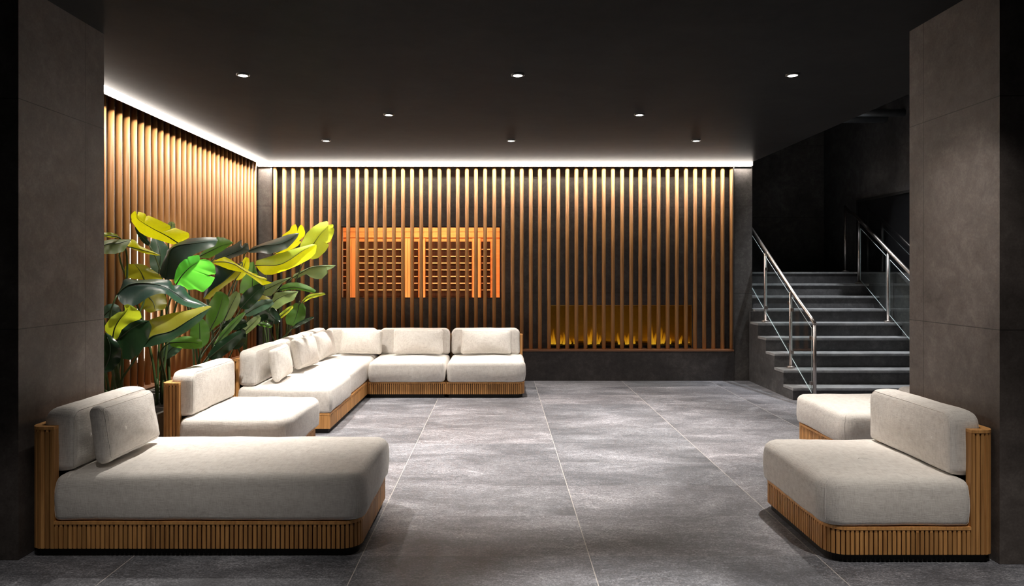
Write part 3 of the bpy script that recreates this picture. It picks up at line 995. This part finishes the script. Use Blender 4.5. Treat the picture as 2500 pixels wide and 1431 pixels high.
# ------------------------------------------------------------------ fireplace
fp = thing('fireplace', 'wide amber fireplace with low flames behind the slats of the back wall', 'fireplace', ((fx0 + fx1) / 2, 9.85, fz0))
FB = 10.08
obj('firebox', fix(boxes((fx0, fx1, FB, FB + 0.02, fz0, fz1), (fx0 + 0.001, fx0 + 0.02, YW + 0.02, FB, fz0, fz1), (fx1 - 0.02, fx1 - 0.001, YW + 0.02, FB, fz0, fz1),
                         (fx0, fx1, YW + 0.02, FB, fz1 - 0.02, fz1 - 0.001))), M['amber'], fp)
obj('burner', boxes((fx0, fx1, YW + 0.02, FB, fz0, fz0 + 0.03)), M['foot'], fp)
obj('frame', boxes((fx0, fx1, YW - 0.006, YW + 0.02, fz1 - 0.008, fz1 + 0.002), (fx1 - 0.008, fx1 + 0.002, YW - 0.006, YW + 0.02, fz0, fz1)), M['brass'], fp)
flame_m = NT('flame')
p_ = flame_m.n('ShaderNodeTexCoord').outputs['Generated']
sp_ = flame_m.n('ShaderNodeSeparateXYZ'); flame_m.l(p_, sp_.inputs[0])
colr = flame_m.ramp(sp_.outputs[2], [(0.0, (1.0, 0.52, 0.03)), (0.5, (1.0, 0.40, 0.012)), (1.0, (0.7, 0.22, 0.004))])
em = flame_m.n('ShaderNodeEmission'); em.inputs[1].default_value = 0.6; flame_m.l(colr, em.inputs[0])
tr = flame_m.n('ShaderNodeBsdfTransparent')
mx = flame_m.n('ShaderNodeMixShader')
nz = flame_m.noise(flame_m.mapping(flame_m.pos(), (60, 60, 6)), 1.0, 3, 0.6)
fade = flame_m.math('MULTIPLY', flame_m.math('SUBTRACT', 1.0, flame_m.math('POWER', sp_.outputs[2], 0.7)), flame_m.math('MULTIPLY_ADD', nz, 1.4, 0.05))
flame_m.l(fade, mx.inputs[0]); flame_m.l(tr.outputs[0], mx.inputs[1]); flame_m.l(em.outputs[0], mx.inputs[2])
flame_m.l(mx.outputs[0], flame_m.out.inputs[0])
for px_, hh, ww in ((1346, 24, 9), (1353, 34, 7), (1369, 20, 9), (1376, 26, 8), (1391, 15, 10), (1402, 13, 9), (1434, 30, 10), (1443, 34, 9), (1456, 26, 10), (1463, 20, 8),
                    (1510, 26, 7), (1528, 20, 10), (1536, 24, 8), (1549, 18, 9), (1592, 40, 10), (1600, 26, 8), (1613, 36, 10), (1620, 24, 9), (1634, 18, 8), (1655, 24, 9), (1663, 18, 8), (1682, 60, 7)):
    Yf = 9.93 + random.uniform(-0.05, 0.08)
    base = P(px_, 846, Yf); base.z = fz0 + 0.03
    k = Yf / F
    bm = bmesh.new()
    hgt, wd = hh * k * 1.25, ww * k * 0.6
    pts, rs = [], []
    for q in range(8):
        u = q / 7
        pts.append((base.x + 0.012 * math.sin(u * 4 + px_), Yf, base.z + hgt * u))
        rs.append(max(0.0015, wd * (0.65 + 0.8 * u) * (1 - u) ** 0.75))
    tube(bm, pts, rs, 10)
    obj('flame', bm, flame_m.m, fp, smooth=True)
d = bpy.data.lights.new('fire_light', 'AREA'); d.shape = 'RECTANGLE'; d.size = 1.9; d.size_y = 0.08; d.energy = 0.9; d.color = (1.0, 0.62, 0.12)
o = bpy.data.objects.new('fire_light', d); COL.objects.link(o); o.parent = fp; o.location = (0, 0.10, 0.05); o.rotation_euler = (PI, 0, 0)

# ------------------------------------------------------------------ planters and plants
for y0, y1, lab in ((5.16, 6.12, 'grey trough planter behind the single seat, nearest the left pillar'),
                    (6.24, 7.30, 'grey trough planter behind the near end of the corner sofa'),
                    (7.42, 9.00, 'grey trough planter deepest in the room, behind the sofa corner')):
    x0, x1, h = -3.17, -2.56, 0.43
    t = thing('planter', lab, 'planter', ((x0 + x1) / 2, (y0 + y1) / 2, 0), 'trough planters')
    k = 0.03
    obj('pot', boxes((x0, x1, y0, y0 + k, 0, h), (x0, x1, y1 - k, y1, 0, h), (x0, x0 + k, y0 + k, y1 - k, 0, h), (x1 - k, x1, y0 + k, y1 - k, 0, h), (x0 + k, x1 - k, y0 + k, y1 - k, 0, 0.04)), M['pot'], t)
    obj('soil', boxes((x0 + k, x1 - k, y0 + k, y1 - k, 0.04, 0.385)), M['soil'], t)

VIEWS = {'A': (240, 500, 5.963), 'B': (480, 520, 4.969), 'C': (400, 720, 6.814), 'D': (230, 480, 2.982)}
def bez(pts, n):
    """smooth curve through the points"""
    pts = [Vector(p) for p in pts]
    if len(pts) == 2: pts = [pts[0], (pts[0] + pts[1]) / 2, pts[1]]
    ext = [pts[0] * 2 - pts[1]] + pts + [pts[-1] * 2 - pts[-2]]
    out = []
    segs = len(pts) - 1
    for i in range(n + 1):
        u = i / n * segs
        k = min(int(u), segs - 1)
        f = u - k
        p0, p1, p2, p3 = ext[k:k + 4]
        out.append(0.5 * ((2 * p1) + (p2 - p0) * f + (2 * p0 - 5 * p1 + 4 * p2 - p3) * f * f + (3 * p1 - p0 - 3 * p2 + p3) * f ** 3))
    return out

def leaf(plant, root, view, pts, wl, wr, Y0, Y1, mat, fl=25, fr=25, cuts=2, seed=0, matr=None, sharp=0.42, bend=0.0):
    """blade along a midrib; wl and wr: breadth of the halves left and right of the midrib, fl and fr: how far each is folded back"""
    ox, oy, sc = VIEWS[view]
    rnd = random.Random(seed * 31 + 5)
    n = len(pts)
    P3 = []
    for i, (x, y) in enumerate(pts):
        u = i / (n - 1)
        P3.append(P(ox + x / sc, oy + y / sc, Y0 + (Y1 - Y0) * u - bend * math.sin(PI * u)))
    N = 44
    mid = bez(P3, N)
    Ym = (Y0 + Y1) / 2
    bm = bmesh.new()
    K = 5
    scale = Ym / F / sc
    cutl = [rnd.uniform(0.35, 0.97) for _ in range(cuts)]
    cutr = [rnd.uniform(0.35, 0.97) for _ in range(cuts)]
    rows = []
    view_d = Vector((0, 1, 0))
    s_prev = None
    ph = rnd.uniform(0, 6)
    for i, p in enumerate(mid):
        u = i / N
        t = (mid[min(i + 1, N)] - mid[max(i - 1, 0)]).normalized()
        vd = (p - Vector((0, 0, HC))).normalized()
        s = t.cross(vd)
        if s.length < 0.15 and s_prev is not None: s = s_prev.copy()
        s.normalize()
        if s_prev is not None and s.dot(s_prev) < 0: s = -s
        s_prev = s.copy()
        back = s.cross(t) * -1
        if back.y < 0: back = -back
        prof = max(0.0, math.sin(PI * (0.02 + 0.965 * u ** 0.85))) ** sharp
        row = []
        for side, wd, fa, cs in ((1, wl, fl, cutl), (-1, wr, fr, cutr)):
            f = math.radians(fa)
            W = 1.08 * wd * scale / max(0.25, math.cos(f)) * prof
            for c in cs:
                dd = abs(u - c)
                if dd < 0.013: W *= 0.55
                elif dd < 0.03: W *= 0.93
            half = []
            for k in range(1, K + 1):
                q = k / K
                ang = f * (0.55 + 0.75 * q)
                ripple = 0.010 * q * q * math.sin(u * 17 + ph + side)
                half.append(p + s * side * W * q * math.cos(f * (0.75 + 0.35 * q)) + back * (W * q * math.sin(ang) + ripple))
            row.append(half)
        rows.append((bm.verts.new(p), [bm.verts.new(v) for v in row[0]], [bm.verts.new(v) for v in row[1]]))
    for i in range(N):
        a, b = rows[i], rows[i + 1]
        for sd in (1, 2):
            la = [a[0]] + a[sd]; lb = [b[0]] + b[sd]
            for k in range(K):
                fc = (la[k], la[k + 1], lb[k + 1], lb[k]) if sd == 2 else (la[k], lb[k], lb[k + 1], la[k + 1])
                f = bm.faces.new(fc)
                f.smooth = True
                f.material_index = 1 if (matr and sd == 2) else 0
    finish_leaf(plant, root, bm, mid, N, rnd, mat, matr)

def finish_leaf(plant, root, bm, mid, N, rnd, mat, matr):
    bmesh.ops.remove_doubles(bm, verts=bm.verts, dist=0.0004)
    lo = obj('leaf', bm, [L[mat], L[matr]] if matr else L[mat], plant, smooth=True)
    bm = bmesh.new()
    k = max(2, int(N * 0.9))
    tube(bm, [mid[i] + Vector((0, -0.002, 0)) for i in range(0, k, 2)], [0.0055 * (1 - 0.75 * i / k) for i in range(0, k, 2)], 6)
    obj('midrib', bm, M['midrib'], lo)
    # stalk from the soil up to the blade
    r0 = Vector(root) + Vector((rnd.uniform(-0.06, 0.06), rnd.uniform(-0.06, 0.06), 0))
    e = mid[0]
    t = (mid[2] - mid[0]).normalized()
    h = max(0.15, (e.z - r0.z))
    c1 = r0 + Vector((0, 0, h * 0.55)) + (e - r0) * 0.12
    c2 = e - t * min(0.22, h * 0.35) + Vector((0, 0, -0.08))
    cv = []
    for i in range(15):
        u = i / 14
        cv.append(r0 * (1 - u) ** 3 + c1 * 3 * u * (1 - u) ** 2 + c2 * 3 * u * u * (1 - u) + e * u ** 3)
    bm = bmesh.new()
    tube(bm, cv, [0.011 - 0.005 * i / 14 for i in range(15)], 8)
    obj('stem', bm, M['stem'], plant)

def outline_leaf(plant, root, view, mid, ea, eb, Y0, Y1, mat, da=0.05, db=0.05, matr=None, seed=0):
    """blade given by its midrib and its two margins; da and db: how far each margin lies behind the midrib, in metres"""
    ox, oy, sc = VIEWS[view]
    rnd = random.Random(seed * 17 + 3)
    N, K = 64, 5
    def line(pts, smooth):
        q = [Vector((ox + x / sc, oy + y / sc, 0)) for x, y in pts]
        if smooth: q = bez(q, 60)
        d = [0.0]
        for a, b in zip(q, q[1:]): d.append(d[-1] + (b - a).length)
        out, k = [], 0
        for i in range(N + 1):
            t = d[-1] * i / N
            while k < len(q) - 2 and d[k + 1] < t: k += 1
            f = (t - d[k]) / max(1e-6, d[k + 1] - d[k])
            out.append(q[k].lerp(q[k + 1], min(1, max(0, f))))
        return out
    def soften(q):
        r = list(q)
        for i in range(1, N): r[i] = (q[i - 1] + q[i] * 2 + q[i + 1]) / 4
        return r
    m2, a2, b2 = line(mid, True), soften(line([mid[0]] + ea + [mid[-1]], False)), soften(line([mid[0]] + eb + [mid[-1]], False))
    ph = rnd.uniform(0, 6)
    bm = bmesh.new()
    rows, m3 = [], []
    for i in range(N + 1):
        u = i / N
        Y = Y0 + (Y1 - Y0) * u
        p = P(m2[i].x, m2[i].y, Y)
        m3.append(p)
        g = max(0.0, math.sin(PI * u)) ** 0.6
        row = []
        for e2, dd in ((a2, da), (b2, db)):
            half = []
            for k in range(1, K + 1):
                q = k / K
                v = m2[i].lerp(e2[i], q)
                half.append(P(v.x, v.y, Y + g * (dd * (0.35 * q + 0.65 * q * q) + 0.012 * q * math.sin(u * 15 + ph + 2 * dd))))
            row.append(half)
        rows.append((bm.verts.new(p), [bm.verts.new(v) for v in row[0]], [bm.verts.new(v) for v in row[1]]))
    for i in range(N):
        a, b = rows[i], rows[i + 1]
        for sd in (1, 2):
            la = [a[0]] + a[sd]; lb = [b[0]] + b[sd]
            for k in range(K):
                f = bm.faces.new((la[k], la[k + 1], lb[k + 1], lb[k]) if sd == 2 else (la[k], lb[k], lb[k + 1], la[k + 1]))
                f.smooth = True
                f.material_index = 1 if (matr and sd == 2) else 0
    finish_leaf(plant, root, bm, m3, N, rnd, mat, matr)

PG = 'tall broad-leaved plants along the left wall'
ps = [((-2.98, 5.40), 'tall broad-leaved plant with near-black lower leaves, beside the left pillar'),
      ((-2.84, 5.86), 'tall broad-leaved plant with a big yellow leaf on top and a bright green leaf'),
      ((-2.86, 6.55), 'broad-leaved plant with dark upright green leaves, behind the single seat'),
      ((-2.86, 7.02), 'broad-leaved plant with a twisted yellow leaf, behind the near end of the corner sofa'),
      ((-2.80, 7.72), 'broad-leaved plant with sage leaves low behind the corner sofa'),
      ((-2.74, 8.15), 'tall broad-leaved plant with a silvery leaf and lime leaves leaning over the sofa'),
      ((-2.70, 8.60), 'slim broad-leaved plant nearest the back wall, with green leaves reaching right')]
pl = [thing('broadleaf_plant', lab, 'plant', (x, y, 0.385), PG) for (x, y), lab in ps]
roots = [(x, y, 0.37) for (x, y), _ in ps]
LV = [
 # plant, view, midrib, left, right, depth at base, at tip, leaf, fold left, fold right, cuts
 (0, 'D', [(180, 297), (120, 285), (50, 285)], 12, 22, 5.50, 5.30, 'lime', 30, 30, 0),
 (1, 'A', [(740, 590), (640, 470), (545, 320)], 40, 45, 6.15, 6.10, 'dark', 35, 35, 1),
 (1, 'A', [(880, 1000), (900, 720), (830, 480)], 130, 120, 6.30, 6.40, 'teal', 15, 15, 0),
 (2, 'A', [(1030, 400), (1060, 310), (1060, 245)], 50, 55, 6.55, 6.55, 'sage', 20, 20, 2),
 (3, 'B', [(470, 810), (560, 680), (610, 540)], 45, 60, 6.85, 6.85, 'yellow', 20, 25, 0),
 (6, 'B', [(1000, 930), (1200, 900), (1440, 958)], 55, 30, 8.45, 8.25, 'green', 25, 40, 0),
 (6, 'B', [(1285, 1080), (1380, 1015), (1555, 980)], 26, 26, 8.60, 8.40, 'lime', 30, 30, 0),
 (0, 'D', [(370, 700), (430, 770), (445, 835)], 85, 85, 5.85, 5.80, 'olive', 12, 12, 0),
 (1, 'D', [(550, 1065), (680, 1060), (785, 1075)], 40, 48, 5.60, 5.50, 'green', 20, 25, 1),
 (1, 'D', [(510, 1175), (560, 1110), (635, 1065)], 50, 50, 5.90, 5.85, 'teal', 20, 20, 0),
 (2, 'C', [(1000, 430), (1120, 180), (1235, -40)], 100, 100, 6.85, 6.80, 'sage', 15, 20, 0),
 (3, 'D', [(1070, 815), (1140, 735), (1230, 650)], 55, 50, 7.25, 7.20, 'dark', 20, 20, 0),
 (4, 'D', [(1160, 890), (1260, 850), (1345, 915)], 50, 50, 7.70, 7.60, 'dark', 20, 20, 3),
 (2, 'D', [(880, 1080), (980, 960), (1095, 845)], 24, 26, 6.30, 6.35, 'green', 35, 35, 0),
 (4, 'D', [(1075, 1005), (1150, 930), (1208, 875)], 32, 28, 7.25, 7.20, 'sage', 25, 25, 0),
 (6, 'D', [(1320, 900), (1390, 845), (1447, 798)], 18, 16, 8.20, 8.15, 'lime', 30, 30, 0),
 (2, 'D', [(835, 1175), (950, 1080), (1075, 985)], 40, 55, 6.20, 6.25, 'dark', 15, 15, 0),
 (4, 'D', [(1185, 925), (1240, 930), (1295, 948)], 14, 18, 7.60, 7.55, 'green', 30, 30, 0),
 (2, 'D', [(770, 1095), (770, 990), (765, 890)], 62, 62, 6.20, 6.20, 'green', 15, 15, 0),
 (3, 'D', [(915, 950), (1000, 930), (1110, 925)], 45, 45, 6.95, 6.90, 'dark', 20, 20, 2),
 (4, 'D', [(1130, 790), (1200, 750), (1290, 765)], 32, 32, 7.60, 7.55, 'olive', 20, 20, 0),
 (4, 'D', [(1095, 860), (1200, 800), (1300, 765)], 36, 40, 7.40, 7.35, 'teal', 25, 20, 0),
 (0, 'D', [(60, 880), (120, 830), (180, 850)], 45, 45, 5.45, 5.40, 'teal', 20, 20, 0),
 (3, 'D', [(1010, 1110), (1050, 1040), (1075, 960)], 40, 45, 6.90, 6.90, 'dark', 20, 20, 0),
 (5, 'D', [(1440, 960), (1500, 920), (1595, 878)], 12, 18, 8.1, 8.0, 'dark', 35, 35, 0),
]
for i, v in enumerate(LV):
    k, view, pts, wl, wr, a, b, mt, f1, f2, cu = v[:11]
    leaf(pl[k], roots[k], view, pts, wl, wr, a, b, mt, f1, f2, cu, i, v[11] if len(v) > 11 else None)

OL = [
 # plant, view, midrib, margin, other margin, depth at base, at tip, leaf, margin set-back, other set-back, tone of the other half where light falls differently
 (1, 'A', [(1165, 560), (1000, 455), (800, 350), (640, 255), (565, 185), (530, 88)],
  [(1090, 580), (900, 520), (700, 460), (600, 400), (540, 320), (475, 232), (492, 215), (475, 190), (475, 140)],
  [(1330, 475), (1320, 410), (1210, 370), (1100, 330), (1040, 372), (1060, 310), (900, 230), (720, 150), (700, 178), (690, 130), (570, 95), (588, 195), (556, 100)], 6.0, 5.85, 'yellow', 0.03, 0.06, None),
 (0, 'A', [(-40, 640), (150, 570), (300, 560), (487, 500)], [(-20, 540), (220, 500), (350, 505)], [(90, 715), (250, 715), (370, 680), (430, 590)], 5.35, 5.5, 'sage', 0.05, -0.04, None),
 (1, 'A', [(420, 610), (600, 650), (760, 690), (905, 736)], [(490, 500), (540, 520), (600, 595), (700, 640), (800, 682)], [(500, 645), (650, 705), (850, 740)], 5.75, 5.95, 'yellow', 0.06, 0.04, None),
 (1, 'A', [(975, 1090), (1010, 850), (1060, 660), (1180, 590), (1400, 560), (1740, 520)],
  [(888, 1010), (930, 850), (990, 720), (1000, 660), (1150, 555), (1330, 490), (1560, 470), (1730, 475)],
  [(1110, 1090), (1180, 930), (1300, 800), (1400, 720), (1500, 680), (1700, 600), (1725, 545)], 5.9, 5.75, 'slate', 0.09, -0.10, None),
 (2, 'B', [(10, 540), (230, 430), (300, 400), (445, 360)], [(60, 480), (200, 380), (250, 285), (300, 300), (320, 295), (400, 330)], [(150, 550), (250, 500), (330, 450)], 6.7, 6.6, 'green', 0.04, 0.04, None),
 (1, 'A', [(1130, 1170), (1220, 1030), (1350, 900), (1450, 840), (1478, 800)],
  [(1100, 1110), (1130, 960), (1180, 860), (1260, 790), (1298, 795), (1300, 760), (1380, 740), (1465, 732), (1478, 760)],
  [(1250, 1190), (1300, 1240), (1420, 1230), (1520, 1278), (1640, 1170), (1705, 1055), (1640, 1050), (1590, 1020), (1715, 1010), (1695, 880), (1620, 810), (1550, 790), (1490, 798)], 5.65, 5.5, 'bright', 0.03, 0.05, None),
 (3, 'B', [(210, 560), (350, 525), (470, 475), (545, 440), (625, 370)], [(230, 500), (330, 440), (450, 390), (545, 322), (545, 410), (590, 360)], [(400, 560), (560, 500), (640, 460)], 7.0, 6.9, 'slate', 0.10, -0.08, None),
 (3, 'B', [(175, 595), (340, 595), (460, 625), (560, 690), (650, 740), (760, 790), (920, 848)],
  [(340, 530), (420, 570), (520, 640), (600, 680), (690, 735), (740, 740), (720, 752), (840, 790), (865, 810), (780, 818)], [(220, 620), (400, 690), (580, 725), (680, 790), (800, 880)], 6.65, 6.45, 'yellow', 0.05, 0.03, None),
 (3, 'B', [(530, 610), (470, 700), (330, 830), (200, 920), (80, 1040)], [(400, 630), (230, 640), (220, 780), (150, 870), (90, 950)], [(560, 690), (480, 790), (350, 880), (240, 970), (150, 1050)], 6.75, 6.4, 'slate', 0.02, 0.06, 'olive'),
 (5, 'B', [(615, 465), (800, 400), (1000, 375), (1150, 310), (1245, 245)], [(690, 410), (850, 350), (1000, 300), (1100, 265), (1200, 245)],
  [(640, 485), (780, 480), (880, 500), (1000, 470), (1100, 430), (1170, 360), (1220, 300)], 8.05, 7.8, 'slate', 0.14, -0.12, None),
 (5, 'B', [(940, 500), (1090, 420), (1180, 330), (1220, 230)], [(1000, 420), (1040, 270), (1130, 210), (1150, 160), (1200, 133), (1222, 180)],
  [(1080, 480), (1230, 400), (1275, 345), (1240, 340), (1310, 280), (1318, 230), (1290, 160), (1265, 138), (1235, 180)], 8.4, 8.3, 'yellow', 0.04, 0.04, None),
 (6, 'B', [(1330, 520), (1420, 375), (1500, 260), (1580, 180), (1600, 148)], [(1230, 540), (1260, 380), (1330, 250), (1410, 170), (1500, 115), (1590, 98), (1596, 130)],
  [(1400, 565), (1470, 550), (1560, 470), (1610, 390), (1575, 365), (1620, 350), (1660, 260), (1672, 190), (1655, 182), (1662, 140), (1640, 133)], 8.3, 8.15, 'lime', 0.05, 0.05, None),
 (5, 'B', [(715, 635), (850, 635), (1000, 628), (1150, 555), (1300, 450), (1455, 385)], [(720, 580), (950, 510), (1200, 430), (1400, 378)],
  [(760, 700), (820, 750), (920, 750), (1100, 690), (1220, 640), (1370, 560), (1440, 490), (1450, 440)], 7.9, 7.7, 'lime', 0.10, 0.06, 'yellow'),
 (6, 'B', [(1160, 790), (1300, 710), (1420, 655), (1690, 633)], [(1180, 745), (1300, 690), (1400, 648), (1530, 630)],
  [(1210, 800), (1330, 740), (1380, 780), (1460, 805), (1520, 800), (1600, 720), (1575, 700), (1650, 670)], 8.45, 8.2, 'sage', 0.05, -0.02, None),
 (6, 'B', [(1245, 1100), (1215, 1230), (1165, 1372)], [(1200, 1090), (1120, 1160), (1075, 1280), (1090, 1350)], [(1290, 1090), (1325, 1150), (1320, 1260), (1280, 1350)], 8.4, 8.35, 'green', 0.03, 0.03, None),
 (0, 'A', [(670, 1090), (620, 980), (560, 900), (520, 860)], [(560, 1085), (390, 1060), (385, 950), (400, 890), (450, 860)], [(800, 1085), (940, 1085), (870, 1000), (760, 930), (690, 880), (600, 858)], 5.72, 5.62, 'olive', 0.03, 0.05, None),
 (0, 'A', [(280, 1310), (360, 1220), (480, 1155), (650, 1140), (850, 1160), (1000, 1210), (1150, 1300), (1300, 1400), (1640, 1490)],
  [(340, 1180), (370, 1085), (430, 1075), (560, 1100), (700, 1090), (860, 1080), (1060, 1100), (1080, 1180), (1190, 1165), (1250, 1200), (1330, 1330), (1480, 1400)],
  [(300, 1400), (370, 1461), (500, 1480), (600, 1440), (660, 1390), (780, 1321), (900, 1290), (1000, 1300), (1100, 1390), (1220, 1461), (1380, 1505)], 5.3, 5.5, 'slate', 0.10, -0.12, None),
 (0, 'D', [(135, 1035), (150, 960), (190, 890), (225, 850), (262, 790)], [(80, 980), (78, 940), (120, 880), (180, 840), (215, 838), (226, 825), (218, 790), (245, 783)],
  [(160, 1040), (230, 980), (310, 920), (345, 880), (335, 840), (310, 820), (290, 803)], 5.15, 5.1, 'lime', 0.03, 0.03, None),
 (0, 'D', [(165, 1050), (250, 980), (330, 930), (400, 905)], [(200, 970), (260, 920), (330, 895)], [(200, 1120), (205, 1180), (270, 1190), (330, 1140), (390, 1050), (420, 950)], 5.06, 5.0, 'dark', 0.03, 0.05, None),
 (0, 'D', [(350, 1100), (420, 1020), (560, 980), (700, 895), (790, 840), (855, 803)], [(395, 900), (450, 880), (560, 850), (700, 825), (770, 805), (840, 795)],
  [(420, 1090), (560, 1050), (680, 980), (780, 900), (825, 840)], 5.25, 5.35, 'olive', 0.06, -0.08, 'dark'),  # olive half coloured as lit through, the other half as its dark face
 (0, 'D', [(60, 1290), (110, 1170), (115, 1080), (80, 990)], [(50, 1200), (45, 1080)], [(130, 1270), (190, 1200), (198, 1120), (170, 1060), (120, 1010)], 5.0, 5.0, 'dark', 0.03, 0.03, None),
 (2, 'C', [(740, 650), (800, 520), (900, 320), (1000, -30)], [(690, 480), (700, 300), (760, 130), (870, -50), (950, -60)], [(850, 540), (970, 450), (1050, 300), (1090, 100), (1060, 10)], 6.45, 6.4, 'green', 0.05, 0.05, None),
 (4, 'B', [(670, 1000), (680, 800), (690, 590)], [(520, 970), (530, 860), (590, 720), (650, 600)], [(800, 900), (780, 820), (720, 680)], 7.6, 7.55, 'green', 0.03, 0.03, None),
 (4, 'B', [(770, 960), (900, 900), (1000, 850), (1150, 778)], [(830, 880), (960, 820)], [(840, 1005), (900, 1010), (960, 950), (1030, 860)], 7.8, 7.7, 'sage', 0.03, 0.03, None),
 (5, 'B', [(870, 1190), (940, 1080), (1050, 1010), (1235, 950)], [(920, 1050), (950, 970), (1100, 945)], [(960, 1180), (1080, 1100), (1180, 1060)], 7.95, 7.8, 'sage', 0.03, 0.03, None),
]
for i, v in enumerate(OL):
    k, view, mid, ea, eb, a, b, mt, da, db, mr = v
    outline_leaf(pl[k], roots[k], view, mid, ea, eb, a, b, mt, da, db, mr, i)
